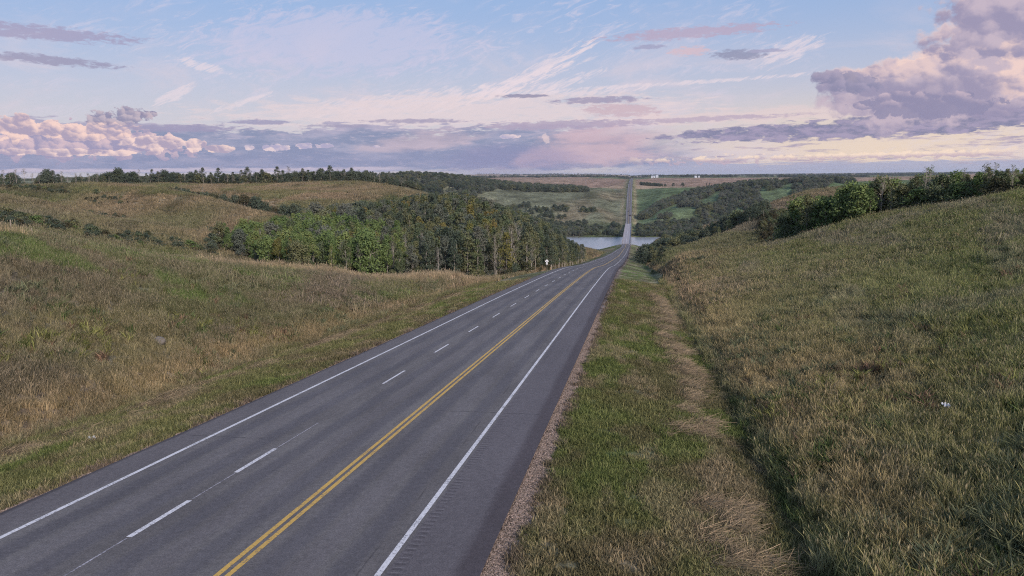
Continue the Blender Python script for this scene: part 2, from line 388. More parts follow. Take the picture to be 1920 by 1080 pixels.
def rbf(Xw, Yw):
    u, v = uv(Xw, Yw); out = np.empty(u.shape)
    fl = out.ravel(); uu = u.ravel(); vv = v.ravel()
    for i in range(0, len(uu), 20000):
        s = slice(i, i+20000)
        fl[s] = _k(uu[s, None]-_cu[None], vv[s, None]-_cv[None]) @ _w[:_n] + _w[_n]+_w[_n+1]*uu[s]+_w[_n+2]*vv[s]
    return fl.reshape(u.shape)*np.sqrt(Yw**2+40**2)
def height(Xw, Yw, fine=True):
    Xw = np.asarray(Xw, float); Yw = np.asarray(Yw, float)
    zr = zroad(Yw)
    z = zr + rbf(Xw, Yw)
    z = np.where(Yw < -5, np.minimum(z, zr+20), z)
    uu = Xw/np.sqrt(Yw*Yw+15.**2); side = np.maximum(ss(-.85, -1.3, uu)*(uu < 0), ss(.62, 1.1, uu)*(uu > 0))
    z = z*(1-side) + (CAMZ-14)*side
    z = np.clip(z, WATER-8, np.where(Yw > 1700, CAMZ+12, CAMZ+26))
    L, R = edgeL(Yw), edgeR(Yw)
    dl, dr = L-Xw, Xw-R                                      # distance outside the asphalt
    out = np.maximum(dl, dr)
    am = ss(0, 1, (out-8)/(6+.03*np.abs(Yw)))                # roughness fades in away from the road
    amp = np.interp(Yw, [0, 60, 300, 1000, 3000, 30000], [.08, .25, .9, 1.2, 2.5, 22])
    z = z + am*amp*(fbm(Xw/22+.3, Yw/26, 3, 4)*2-1)*.8
    z = z + am*np.interp(Yw, [0, 150, 400, 2000], [0, .2, 1.2, 2.5])*(fbm(Xw/80+5, Yw/95, 9, 3)*2-1)*(Yw > 0)
    z = z + np.exp(-((Xw+3300)/2600)**2-((Yw-13000)/2500)**2)*62 + np.exp(-((Xw+900)/1500)**2-((Yw-15000)/2500)**2)*26*ss(6000, 9000, Yw)
    # river bed and flood plain
    d = np.abs(Yw-yriver(Xw)); bed = WATER-4+np.maximum(0, d-84)*(.17+.004*np.maximum(0, np.abs(Xw)-130)) + 1.2*(fbm(Xw/30, Yw/30, 21, 3)-.5)
    z = np.where((Yw > 1040) & (Yw < 1700), np.minimum(z, np.maximum(bed, WATER-4)), z)
    # road bench: verge falling to a ditch
    ver = np.minimum(np.maximum(out, 0)*.14+.10, 1.55)
    ver = ver*np.interp(Yw, [0, 140, 260, 900], [1, 1, 1.5, 2.2])
    zc = zr-ver-.35*(out < -.3)
    reachl = np.interp(Yw, [-100, 150, 260, 1000, 3000], [9.5, 9.5, 7, 10, 14]); reachr = np.interp(Yw, [-100, 150, 300, 1000, 3000], [8.6, 8.6, 8, 12, 16])
    bw = np.interp(Yw, [-100, 20, 120, 250, 1000, 3000], [1.5, 1.5, 5, 10, 24, 110])
    t = np.where(dl > dr, ss(0, 1, (dl-reachl)/bw), ss(0, 1, (dr-reachr)/bw))
    onb = ss(1092, 1100, Yw)*ss(1545, 1536, Yw)
    fill = zc*(1-t)+z*t
    z = fill*(1-onb)+z*onb
    z = np.where((Yw > 1094) & (Yw < 1545), np.minimum(z, zr-2.6+np.maximum(0, out-12)*.25+200*ss(60, 160, out)), z)
    # abutment slopes
    ab = np.where((Yw > 1090) & (Yw < 1180), zr-1.2-np.maximum(0, Yw-1098)*.2-np.maximum(0, out-4)*.25, -1e3)
    ab = np.maximum(ab, np.where((Yw > 1450) & (Yw < 1545), zr-1.2-np.maximum(0, 1534-Yw)*.3-np.maximum(0, out-4)*.25, -1e3))
    z = np.maximum(z, ab)
    return z
def terr(Xw, Yw): return float(height(np.array([Xw]), np.array([Yw]))[0])

PAL = {k: np.array(v) for k, v in dict(
    olive=(.118, .120, .068), green=(.088, .120, .044), tan=(.235, .180, .122), brown=(.130, .108, .088), grey=(.135, .125, .108), dark=(.045, .050, .030),
    mown=(.130, .138, .070), straw=(.250, .210, .160), field=(.260, .175, .130), pasture=(.128, .134, .088), bright=(.085, .130, .045)).items()}
def lerp(a, b, t): return a*(1-t[..., None])+b*t[..., None]
def groundcol(Xw, Yw, dz=None):
    o = np.ones(Xw.shape+(3,))
    s = np.maximum(1, np.abs(Yw)/60.)**.6
    n1 = fbm(Xw/(14*s), Yw/(22*s), 31); n2 = fbm(Xw/(4*s), Yw/(7*s), 41); n3 = fbm(Xw/(30*s)+3, Yw/(45*s), 51)
    n4 = fbm(Xw/(1.1*s), Yw/(1.6*s), 61, 3)
    c = o*PAL['olive']
    c = lerp(c, o*PAL['green'], ss(.45, .62, n1)*.8)
    c = lerp(c, o*PAL['brown'], ss(.52, .68, n2)*.45)
    c = lerp(c, o*PAL['tan'], ss(.52, .70, n3)*.55)
    c = lerp(c, o*PAL['grey'], ss(.55, .7, fbm(Xw/(9*s), Yw/(14*s), 71))*.5)
    L, R = edgeL(Yw), edgeR(Yw); dl, dr = L-Xw, Xw-R; out = np.maximum(dl, dr)
    near = Yw < 700
    rs = ss(2, 8, Xw)*ss(500, 200, Yw)
    gcol = lerp(o*np.array((.100, .112, .050)), o*np.array((.122, .124, .066)), ss(.4, .6, n3)); gcol = lerp(gcol, o*PAL['grey'], ss(.56, .68, n2)*.6)
    c = lerp(c, gcol*1.25, rs*.78)
    ls_ = ss(-26, -32, Xw)*ss(170, 120, Yw)
    c = lerp(c, o*np.array((.132, .130, .088)), ls_*.42)
    pur = ss(.48, .60, fbm(Xw/9+2, Yw/16, 73)); c = lerp(c, o*np.array((.150, .122, .108)), ls_*pur*.6)
    lush = ss(.60, .68, fbm(Xw/7+9, Yw/10, 75)); c = lerp(c, o*np.array((.090, .135, .045)), ls_*lush*.7)
    # left bank: browner and tan towards the crest; the crest itself is pale
    cz = at_crest(Xw, Yw)
    c = lerp(c, o*np.array((.33, .255, .19)), np.clip(cz*1.3, 0, 1)*.95)
    # tall plumes beside the mown verge
    e = np.exp(-((out-(9.9+1.6))/1.6)**2)*near
    c = lerp(c, o*PAL['tan'], np.clip(e*.85*(.3+1.2*n2), 0, 1))
    e2 = np.where(dr > dl, ss(9.5, 11, out)*ss(26, 12, out), 0)*(Yw < 200)*ss(10, 50, Yw)
    c = lerp(c, o*PAL['tan'], np.clip(e2*.95*(.1+1.5*n1), 0, 1))
    # hills over the ravine: dry pinkish brown above, green in the hollows
    far = ss(170, 230, Yw)*ss(900, 700, Yw)*(Xw < -30)
    hc = lerp(o*(PAL['olive']*1.05), o*np.array((.205, .158, .110)), ss(.35, .6, n1*.6+n3*.4))
    hc = lerp(hc, o*PAL['dark'], ss(.56, .68, n2)*.65); hc = lerp(hc, o*PAL['green'], ss(.52, .66, fbm(Xw/30, Yw/34, 87))*.5)
    c = lerp(c, hc, far*.85)
    # beyond the river
    ff = ss(1500, 1600, Yw)
    past = lerp(o*PAL['pasture'], o*np.array((.15, .13, .085)), ss(.42, .62, fbm(Xw/120, Yw/260, 81)))
    past = lerp(past, o*PAL['dark']*1.2, ss(.60, .7, fbm(Xw/60, Yw/160, 83))*.6)
    past = lerp(past, o*np.array((.085, .130, .062)), (Xw > 0)*.75*ss(.0, 1, (Yw-1500)/50))
    c = lerp(c, past, ff)
    fl = ss(1340, 1400, Yw)*ss(1600, 1500, Yw); c = lerp(c, o*np.array((.09, .10, .055)), fl*.8)
    bench = ss(2300, 2420, Yw+60*np.sin(Xw/300.))
    cell = h2(np.floor(Xw/900.+.3), np.floor(Yw/np.interp(Yw, [2000, 5000, 20000], [800, 1200, 2500])), 5)
    fc = lerp(o*PAL['field'], o*np.array((.33, .25, .17)), cell)
    fc = lerp(fc, o*np.array((.11, .13, .07)), (cell > .80)*1.0)
    fc = lerp(fc, o*np.array((.16, .13, .09)), ss(.55, .7, fbm(Xw/200, Yw/90, 91))*.5)
    c = lerp(c, fc, bench)
    c = c*(0.72+.56*n4)[..., None]
    # mown verge and gravel shoulder
    mown = lerp(o*PAL['mown'], o*PAL['green']*1.1, ss(.45, .62, n2)*.7); mown = lerp(mown, o*np.array((.125, .100, .078)), ss(.50, .62, fbm(Xw/2.3, Yw/5, 93))*.55); mown = lerp(mown, o*PAL['straw'], ss(.52, .68, fbm(Xw/.9, Yw/3., 95))*.55)
    mr = np.interp(Yw, [0, 300, 900, 3000], [9.6, 8, 7, 12])
    mm = ss(.25, -.25, out-mr-.5*(n4-.5))*(Yw < 8000)
    c = lerp(c, mown*(0.8+.4*n4)[..., None], mm*ss(-1, 0, out))
    hay = np.exp(-((Xw-3.1-.4*np.sin(Yw/7.))/.75)**2)*ss(150, 60, Yw)*ss(.46, .62, fbm(Xw/.8, Yw/1.7, 97)+.08)
    hay = np.maximum(hay, np.exp(-((Xw+26.4-.6*(n2-.5))/.8)**2)*ss(140, 60, Yw)*ss(.42, .58, fbm(Xw/.8, Yw/3, 98)))
    c = lerp(c, o*PAL['straw'], np.clip(hay, 0, 1)*.5)
    gw = np.where(dr > dl, .72, .40)
    gm = ss(.25, -.1, out-gw-.7*(n4-.5))*(Yw < 1100)
    c = lerp(c, o*np.array((.150, .122, .110)), gm)
    e3 = np.exp(-((out-8)/4.5)**2)*(Yw > 1545)*(Yw < 3400); c = lerp(c, o*np.array((.24, .20, .125)), e3*(.45+.5*n2))
    bank = ss(16, 4, np.abs(np.abs(Yw-yriver(Xw))-88))
    c = lerp(c, o*np.array((.06, .055, .04)), bank*.7)
    return np.clip(c, 0.005, 1)
CRX = np.array([at(a, b, Y)[:2] for a, b, Y in ((-400, 385, 56), (-150, 428, 58), (0, 444, 62), (200, 473, 78), (400, 497, 98), (600, 514, 120), (850, 524, 150), (980, 515, 185))])
def at_crest(Xw, Yw):
    yc = np.interp(Xw, CRX[:, 0], CRX[:, 1], left=40, right=400)
    d = Yw-yc-4
    wd = np.interp(Yw, [50, 90, 130, 200], [4.2, 7.5, 9, 10])
    return np.exp(-((d+wd*.6)/wd)**2)*(Xw < -24)*(Yw > 40)*(Yw < 200)

def build_ground():
    rows = np.concatenate([-np.geomspace(2500, 12, 26), np.arange(-8, 12, 1.0)])
    y = 12.; r2 = []
    while y < 36000: r2.append(y); y += max(.45, .0115*y)
    rows = np.concatenate([rows, r2])
    inner = np.arange(-14, 14.01, .5)
    k = np.linspace(0, 1, 230)[1:]
    ex = np.array([1.25, 1.7, 2.6, 4.5, 9.])
    Xs = []
    for Y in rows:
        S = math.sqrt(Y*Y+55**2); c = .5*(float(edgeL(Y))+float(edgeR(Y)))
        g = k**1.0
        lo = -14-np.concatenate([g, ex])*S*.98; ro = 14+np.concatenate([g, ex])*S*.68
        Xs.append(c+np.concatenate([lo[::-1], inner, ro]))
    Xg = np.array(Xs); Yg = np.repeat(rows[:, None], Xg.shape[1], 1)
    Z = height(Xg, Yg)
    # earth curvature is left out; far edges stay level
    nr, nc = Xg.shape
    idx = np.arange(nr*nc).reshape(nr, nc)
    Fc = np.stack([idx[:-1, :-1], idx[:-1, 1:], idx[1:, 1:], idx[1:, :-1]], -1).reshape(-1, 4)
    me = mesh('ground', np.stack([Xg, Yg, Z], -1), Fc, True)
    a = me.color_attributes.new('tint', 'FLOAT_COLOR', 'POINT')
    C = groundcol(Xg, Yg); C = np.concatenate([C, np.ones(C.shape[:2]+(1,))], -1).astype(np.float32)
    a.data.foreach_set('color', C.ravel())
    def fn(p):
        t = X(attr('tint').outputs['Color'])
        g = X.node('ShaderNodeNewGeometry'); pos = X(g.outputs['Position'])
        x, y, z = sep(pos)
        f1 = noise(pos, 3.2, 6, .7); f2 = noise(comb(x*.25, y*.25, z*.9), 1., 8, .68); f3 = noise(comb(x*.02, y*.02, z*.1), 1., 9, .7)
        k = lin(.35, .65, .55, 1.5, f1); k2 = lin(.36, .64, .55, 1.5, f2); k3 = lin(.40, .60, .62, 1.35, f3)
        k = X.m('MULTIPLY', k, k2); k = X.m('MULTIPLY', k, k3)
        bump(p, f1*.10+f2*.8, 1.0, .7)
        return mix(1.0, t, comb(k, k, k), 'MULTIPLY')
    o = link('ground', me, material('ground_grass', fn, 1.0, .0)); tag(o, kind='structure')
build_ground()
# ------------------------------------------------------------------ road, markings, river, bridge
def ribbon(name, Ys, left, right, dz, mat, parent=None, ncol=1, off0=0.):
    Ys = np.asarray(Ys, float)
    l = left(Ys) if callable(left) else np.full(len(Ys), left); r = right(Ys) if callable(right) else np.full(len(Ys), right)
    t = np.linspace(0, 1, ncol+1)
    Xg = l[:, None]*(1-t)+r[:, None]*t; Yg = np.repeat(Ys[:, None], ncol+1, 1); Z = zroad(Yg)+dz
    n, mc = Xg.shape; idx = np.arange(n*mc).reshape(n, mc)
    Fc = np.stack([idx[:-1, :-1], idx[:-1, 1:], idx[1:, 1:], idx[1:, :-1]], -1).reshape(-1, 4)
    return link(name, mesh(name, np.stack([Xg, Yg, Z], -1), Fc, True), mat, parent)
def yseq(a, b):
    o = [a]
    while o[-1] < b: o.append(min(b, o[-1]+max(1.0, abs(o[-1])*.012)))
    return np.array(o)
def asphalt_fn(p):
    g = X.node('ShaderNodeNewGeometry'); pos = X(g.outputs['Position']); x, y, z = sep(pos)
    wob = (noise(comb(x*.0, y*.25, 1.), 1., 4, .6)-.5)
    fine = noise(pos, 22., 5, .75); speck = noise(pos, 60., 2, .6)
    blot = noise(comb(x*.8, y*.12, 0.), 1., 6, .62)
    c = mix(sstep(.35, .68, blot), (.112, .101, .099, 1), (.154, .141, .137, 1))
    xs = x+wob*.25
    def band(c0, w): d = X.m('ABSOLUTE', xs-c0); return sstep(w, w*.35, d)
    wheels = xmax(xmax(band(-9.1, .5), band(-7.2, .5)), xmax(xmax(band(-12.9, .5), band(-11.1, .5)), xmax(band(-16.6, .5), band(-14.9, .5))))
    c = mix(wheels*.55, c, (.082, .077, .090, 1))
    cen = xmax(band(-8.2, .55), xmax(band(-12.0, .5), band(-15.7, .5))); c = mix(cen*.42, c, (.135, .122, .128, 1))
    sh = sstep(-6.08, -6.02, x); c = mix(sh*.8, c, mix(noise(comb(x*.5, y*.08, 4.), 1., 5, .6), (.100, .088, .098, 1), (.128, .114, .120, 1)))
    dk = sstep(-4.55, -4.15, xs); c = mix(dk*.75, c, (.060, .048, .052, 1))
    ls = sstep(-17.6, -17.75, x); c = mix(ls*.6, c, (.115, .102, .108, 1))
    c = mix(sstep(-18.75, -18.95, xs)*.8, c, (.045, .038, .042, 1))
    # rumble strip in the right shoulder: groove shade and lit edges painted as colour
    rs = sstep(-6.02, -5.98, x)*sstep(-5.68, -5.72, x); fr = X.m('FRACT', y*(1/.31))
    gr = rs*sstep(.30, .38, fr)*sstep(.78, .68, fr)*sstep(14, 16, y)*sstep(120, 80, y); wear = sstep(.35, .55, noise(comb(x, y*.5, 8.), 1., 2, .5))
    c = mix(gr*wear*.42, c, (.045, .038, .042, 1))
    c = mix(rs*sstep(.80, .86, fr)*sstep(120, 80, y)*wear*.45, c, (.20, .185, .19, 1))
    # cross joints and a wandering longitudinal crack
    for (yy, x0, x1) in ((36.2, -9.4, -4.2), (73., -8.8, -4.2), (30.1, -18.9, -15.), (118., -19, -4)):
        w = noise(comb(x*.9, yy, 2.), 1., 5, .6)-.5
        d = X.m('ABSOLUTE', y-yy+w*.5); k = sstep(.055, .02, d)*sstep(x0, x0+.2, x)*sstep(x1, x1-.2, x)
        c = mix(k*.6, c, (.03, .026, .03, 1))
    d = X.m('ABSOLUTE', x+6.75+wob*.3); c = mix(sstep(.04, .01, d)*sstep(.45, .6, noise(comb(0., y*.2, 6.), 1., 3, .5))*.5, c, (.035, .03, .035, 1))
    sp = noise(comb(x*2.2, y*2.2, 3.), 1., 2, .5); c = mix(sstep(.74, .78, sp)*.4, c, (.05, .04, .045, 1))
    k = lin(.28, .72, .60, 1.42, fine); k = k*lin(.3, .7, .85, 1.15, speck); k = k*lin(.3, .7, .80, 1.2, noise(pos, 5., 6, .75)); k = k*lin(.3, .7, .88, 1.12, noise(comb(x*.35, y*.06, 2.), 1., 5, .6))
    bump(p, fine, .012, .8)
    return scl(c, comb(k, k, k))
M_ASPH = material('worn_asphalt', asphalt_fn, .88, .25)
def paint_fn(col, wearx=.5, base=(.095, .088, .098, 1)):
    def fn(p):
        g = X.node('ShaderNodeNewGeometry'); pos = X(g.outputs['Position'])
        n = noise(pos, 14., 6, .72); n2 = noise(pos, 1.2, 3, .6)
        w = sstep(wearx-.08, wearx+.06, n*.75+n2*.25)
        k = noise(pos, 5., 4, .6)
        return mix(w*.85, scl(col, mix(k, (.85, .85, .85, 1), (1.1, 1.1, 1.1, 1))), base)
    return fn
M_WHITE = material('white_road_paint', paint_fn((.66, .64, .65, 1), .56), .7, .3)
M_YEL = material('yellow_road_paint', paint_fn((.58, .36, .085, 1), .57), .7, .3)
M_FAINT = material('faint_white_paint', paint_fn((.42, .40, .43, 1), .50), .8, .2)
road = ribbon('road', yseq(-60, 1094), edgeL, edgeR, 0, M_ASPH, None, 10); tag(road, kind='structure')
xl = lambda Y: edgeL(Y)+1.55
def xr(Y): return np.interp(Y, [0, 560, 960, 1096], [-6.23, -6.23, -5.9, -6.0])
ribbon('edge_line', yseq(-40, 1094), lambda Y: xl(Y)-.08, lambda Y: xl(Y)+.08, .006, M_WHITE, road)
ribbon('edge_line', yseq(-40, 1094), lambda Y: xr(Y)-.08, lambda Y: xr(Y)+.08, .006, M_WHITE, road)
xy = lambda Y: np.interp(Y, [0, 560, 960, 1096], [-10.05, -10.05, -10.1, -10.2])
ribbon('centre_line', yseq(-40, 1094), lambda Y: xy(Y)-.215, lambda Y: xy(Y)-.065, .006, M_YEL, road)
ribbon('centre_line', yseq(-40, 1094), lambda Y: xy(Y)+.065, lambda Y: xy(Y)+.215, .006, M_YEL, road)
dashes = [(19.4, 22.5, .10), (25.5, 28.7, .085)]
y = 42.4
while y < 520: dashes.append((y, y+4.3, .065)); y += 11.85
for a, b, w in dashes:
    if a < 30 : w = .085
    ribbon('lane_dash', np.linspace(a, b, 4), -13.92-w, -13.92+w, .006, M_WHITE, road)
ribbon('guide_line', np.linspace(15.5, 19.3, 5), -13.95, -13.89, .005, M_FAINT, road)
ribbon('guide_line', np.linspace(22.6, 25.4, 5), -13.93, -13.88, .005, M_FAINT, road)
ribbon('guide_line', np.linspace(28.8, 33.0, 5), -13.93, -13.88, .005, M_FAINT, road)
fr = ribbon('road', yseq(1536, 5200), edgeL, edgeR, 0, M_ASPH, None, 10); tag(fr, kind='structure')
for f_ in (lambda Y: edgeL(Y)+1.9, lambda Y: edgeR(Y)-1.9):
    ribbon('edge_line', yseq(1536, 5200), lambda Y: f_(Y)-.12, lambda Y: f_(Y)+.12, .012, M_WHITE, fr)
ribbon('centre_line', yseq(1536, 5200), lambda Y: .5*(edgeL(Y)+edgeR(Y))-.12, lambda Y: .5*(edgeL(Y)+edgeR(Y))+.12, .012, M_YEL, fr)

def water_fn(p):
    p.inputs['Roughness'].default_value = .22; p.inputs['Specular IOR Level'].default_value = .5
    g = X.node('ShaderNodeNewGeometry'); x, y, z = sep(X(g.outputs['Position']))
    bump(p, noise(comb(x*.10, y*.5, 0.), 1., 5, .6), .15, .5)
    return mix(noise(comb(x*.01, y*.03, 0.), 1., 4, .6), (.27, .28, .30, 1), (.36, .37, .39, 1))
M_WATER = material('river_water', water_fn, .32, .5); [n for n in M_WATER.node_tree.nodes if n.type == 'BSDF_PRINCIPLED'][0].inputs['IOR'].default_value = 1.6
Xs = np.linspace(-2200, 2200, 60); yr = yriver(Xs)
V = np.concatenate([np.stack([Xs, yr-110, np.full(60, WATER)], 1), np.stack([Xs, yr+110, np.full(60, WATER)], 1)])
Fc = [[i, i+1, 61+i, 60+i] for i in range(59)]
tag(link('river', mesh('river', V, Fc), M_WATER), kind='structure')

def build_bridge():
    M_DECK = plain('bridge_concrete_deck', (.30, .275, .285), .8, 0, .25, .4); M_CON = plain('weathered_concrete', (.27, .25, .25), .85, 0, .2, .5)
    M_STEEL = plain('dark_girder_steel', (.07, .06, .055), .6, 0, .2, 1.); M_RAIL = plain('galvanised_rail', (.42, .42, .45), .5, .4, .1, 2.)
    b = empty('bridge', (-10.2, 1096, float(zroad(1096)))); oz = b.location.z
    tag(b, 'long pale concrete deck bridge carrying the highway over the river', 'bridge')
    n = 22; ys = np.linspace(1095, 1537, n+1)
    def sweep(name, prof, mat):
        mb = MB(); k = len(prof)
        for Y in ys:
            z = float(zroad(Y)); mb.v += [(px-0, Y-1096, z-oz+pz) for px, pz in prof]
        for i in range(n):
            for j in range(k): q = (j+1) % k; mb.f.append([i*k+j, i*k+q, (i+1)*k+q, (i+1)*k+j])
        mb.f.append(list(range(k))); mb.f.append([n*k+j for j in reversed(range(k))])
        return mb.build(name, mat, b)
    d = sweep('deck', [(-5.6, -.25), (5.4, -.25), (5.4, 0), (-5.6, 0)], M_DECK)
    def strip(name, x0, x1, mat):
        mb = MB()
        for i in range(n):
            a, c = ys[i], ys[i+1]; za, zc = float(zroad(a))-oz+.012, float(zroad(c))-oz+.012
            mb.poly([(x0, a-1096, za), (x1, a-1096, za), (x1, c-1096, zc), (x0, c-1096, zc)])
        mb.build(name, mat, d)
    strip('edge_line', -4.0, -3.8, M_WHITE); strip('edge_line', 3.7, 3.9, M_WHITE); strip('centre_line', -.12, .12, M_WHITE)
    sweep('barrier', [(-5.9, -.5), (-5.55, -.5), (-5.5, .1), (-5.62, .8), (-5.9, .8)], M_CON)
    sweep('barrier', [(5.35, -.5), (5.7, -.5), (5.7, .8), (5.42, .8), (5.3, .1)], M_CON)
    sweep('railing', [(-5.82, 1.0), (-5.7, 1.0), (-5.7, 1.12), (-5.82, 1.12)], M_RAIL); sweep('railing', [(5.5, 1.0), (5.62, 1.0), (5.62, 1.12), (5.5, 1.12)], M_RAIL)
    for gx in (-4.2, -1.4, 1.4, 4.2): sweep('girder', [(gx-.2, -2.4), (gx+.2, -2.4), (gx+.2, -.26), (gx-.2, -.26)], M_STEEL)
    for Y in (1160, 1222, 1284, 1346, 1408, 1470):
        z = float(zroad(Y))-oz; gz = min(terr(-10.2, Y), WATER-1)-oz-2
        mb = MB(); mb.box(-5.2, 5.2, Y-1096-.9, Y-1096+.9, z-3.6, z-2.42); mb.box(-3.4, -2.0, Y-1096-.7, Y-1096+.7, gz, z-3.61); mb.box(2.0, 3.4, Y-1096-.7, Y-1096+.7, gz, z-3.61)
        mb.build('pier', M_CON, b)
    for Y in (1096.6, 1535.6):
        z = float(zroad(Y))-oz; mb = MB(); mb.box(-5.9, 5.7, Y-1096-.6, Y-1096+.6, z-5, z-2.45); mb.build('abutment', M_CON, b)
build_bridge()
# ------------------------------------------------------------------ grass
def scatter(name, pts, idx, rotz, tilt, scl_, tint, protos, mat=None):
    me = bpy.data.meshes.new(name); n = len(pts)
    me.vertices.add(n); me.vertices.foreach_set('co', np.asarray(pts, np.float32).ravel())
    def at_(nm, ty, arr, key='value'):
        a = me.attributes.new(nm, ty, 'POINT'); a.data.foreach_set(key, np.asarray(arr).ravel())
    at_('pick', 'INT', idx.astype(np.int32)); at_('turn', 'FLOAT_VECTOR', np.stack([tilt[:, 0], tilt[:, 1], rotz], 1).astype(np.float32), 'vector')
    at_('grow', 'FLOAT_VECTOR', scl_.astype(np.float32), 'vector')
    at_('tint', 'FLOAT_COLOR', np.concatenate([tint, np.ones((n, 1))], 1).astype(np.float32), 'color')
    o = link(name, me)
    g = bpy.data.node_groups.new(name, 'GeometryNodeTree')
    g.interface.new_socket('Geometry', in_out='INPUT', socket_type='NodeSocketGeometry'); g.interface.new_socket('Geometry', in_out='OUTPUT', socket_type='NodeSocketGeometry')
    gi = g.nodes.new('NodeGroupInput'); go = g.nodes.new('NodeGroupOutput'); j = g.nodes.new('GeometryNodeJoinGeometry')
    L = g.links.new
    def named(nm, ty):
        a = g.nodes.new('GeometryNodeInputNamedAttribute'); a.data_type = ty; a.inputs[0].default_value = nm
        return [s for s in a.outputs if s.enabled and s.name == 'Attribute'][0]
    pk, tn, gr = named('pick', 'INT'), named('turn', 'FLOAT_VECTOR'), named('grow', 'FLOAT_VECTOR')
    e2r = g.nodes.new('FunctionNodeEulerToRotation'); L(tn, e2r.inputs[0])
    for k, pr in enumerate(protos):
        for ob in (pr if isinstance(pr, (list, tuple)) else [pr]):
            oi = g.nodes.new('GeometryNodeObjectInfo'); oi.inputs[0].default_value = ob; oi.transform_space = 'ORIGINAL'
            cmp = g.nodes.new('FunctionNodeCompare'); cmp.data_type = 'INT'; cmp.operation = 'EQUAL'
            L(pk, cmp.inputs[2]); cmp.inputs[3].default_value = k
            ip = g.nodes.new('GeometryNodeInstanceOnPoints')
            L(gi.outputs[0], ip.inputs['Points']); L(cmp.outputs[0], ip.inputs['Selection']); L(oi.outputs['Geometry'], ip.inputs['Instance'])
            L(e2r.outputs[0], ip.inputs['Rotation']); L(gr, ip.inputs['Scale']); L(ip.outputs[0], j.inputs[0])
    L(j.outputs[0], go.inputs[0])
    md = o.modifiers.new('scatter', 'NODES'); md.node_group = g
    return o
def blades(n, rad_, h0, h1, w, lean, plume=0., seed=0, flat=False, wide=1.):
    r = np.random.default_rng(seed); V = []; Fc = []; H = []
    for i in range(n):
        a = r.uniform(0, 2*math.pi); rr = rad_*math.sqrt(r.uniform()); bx, by = rr*math.cos(a), rr*math.sin(a)
        h = r.uniform(h0, h1); d = r.uniform(0, 2*math.pi); l = h*r.uniform(.1, 1)*lean
        dx, dy = math.cos(d), math.sin(d); t = r.uniform(0, math.pi); ww = w*r.uniform(.7, 1.4); px, py = math.cos(t)*ww, math.sin(t)*ww
        b = len(V)
        if flat:
            z0 = r.uniform(.01, .10); L_ = r.uniform(.25, .7)
            nx_, ny_ = -dy*ww, dx*ww; z1 = z0+r.uniform(-.04, .06); V += [(bx-nx_, by-ny_, z0), (bx+nx_, by+ny_, z0+ww), (bx+dx*L_+nx_*.6, by+dy*L_+ny_*.6, z1+ww), (bx+dx*L_-nx_*.6, by+dy*L_-ny_*.6, z1)]
            Fc += [(b, b+1, b+2), (b, b+2, b+3)]; H += [.5]*4
            continue
        V += [(bx-px, by-py, -.05), (bx+px, by+py, -.05), (bx+dx*l*.35+px*.8, by+dy*l*.35+py*.8, h*.6), (bx+dx*l*.35-px*.8, by+dy*l*.35-py*.8, h*.6), (bx+dx*l, by+dy*l, h)]
        Fc += [(b, b+1, b+2), (b, b+2, b+3), (b+3, b+2, b+4)]; H += [0, 0, .6, .6, 1.]
        if r.uniform() < plume:
            c = len(V); k = ww*.9+.004; q = h*.12
            V += [(bx+dx*l-px/ww*k, by+dy*l-py/ww*k, h), (bx+dx*l*1.02, by+dy*l*1.02, h-q), (bx+dx*l+px/ww*k, by+dy*l+py/ww*k, h), (bx+dx*l*1.1, by+dy*l*1.1, h+q)]
            Fc += [(c, c+1, c+2), (c, c+2, c+3)]; H += [1.6]*4
    me = mesh('grass_tuft', V, Fc); a = me.attributes.new('tall', 'FLOAT', 'POINT'); a.data.foreach_set('value', np.array(H, np.float32))
    return me
def grass_fn(p):
    t = X(attr('tint', 'INSTANCER').outputs['Color']); h = X(attr('tall').outputs['Fac'])
    oi = X.node('ShaderNodeObjectInfo'); r = X(oi.outputs['Random'])
    gg = X.node('ShaderNodeNewGeometry'); ri = X(gg.outputs['Random Per Island'])
    t = scl(t, mix(r, (.74, .76, .72, 1), (1.30, 1.26, 1.26, 1)))
    t = scl(t, mix(ri, (.45, .50, .50, 1), (1.65, 1.55, 1.45, 1)))
    c = mix(sstep(1.1, 1.5, h), t, mix(.45, t, (.32, .25, .185, 1)))
    g = X.node('ShaderNodeBsdfTranslucent'); X.put(g.inputs[0], c)
    X.put(p.inputs['Base Color'], c)
    ms = X.node('ShaderNodeMixShader'); ms.inputs[0].default_value = .25
    X.nt.links.new(p.outputs[0], ms.inputs[1]); X.nt.links.new(g.outputs[0], ms.inputs[2])
    out = [n for n in X.nt.nodes if n.type == 'OUTPUT_MATERIAL'][0]; X.nt.links.new(ms.outputs[0], out.inputs[0])
    return None
M_GRASS = material('grass_blades', grass_fn, .9, .05)
def proto(me, mat=M_GRASS):
    me.materials.append(mat); return bpy.data.objects.new('grass_tuft', me)      # source shape only; not placed in the scene
TALL = [proto(blades(38, .27, .3, .85, .0085, .5, .35, s)) for s in (1, 2, 3)] + [proto(blades(44, .30, .25, .6, .012, .7, .08, s)) for s in (4, 5)]
WIDE = [proto(blades(34, .9, .35, .85, .035, .45, .4, s)) for s in (6, 7)] + [proto(blades(34, .95, .25, .6, .05, .6, .0, 8))]
WEED = [proto(blades(44, .24, .15, .62, .022, 1.5, 0, s)) for s in (31, 32, 33)]
SHORT = [proto(blades(34, .17, .04, .16, .009, 1.0, 0, s)) for s in (9, 10, 11)]
STRAW = [proto(blades(36, .40, .1, .2, .0045, 1, 0, s, True)) for s in (12, 13)]

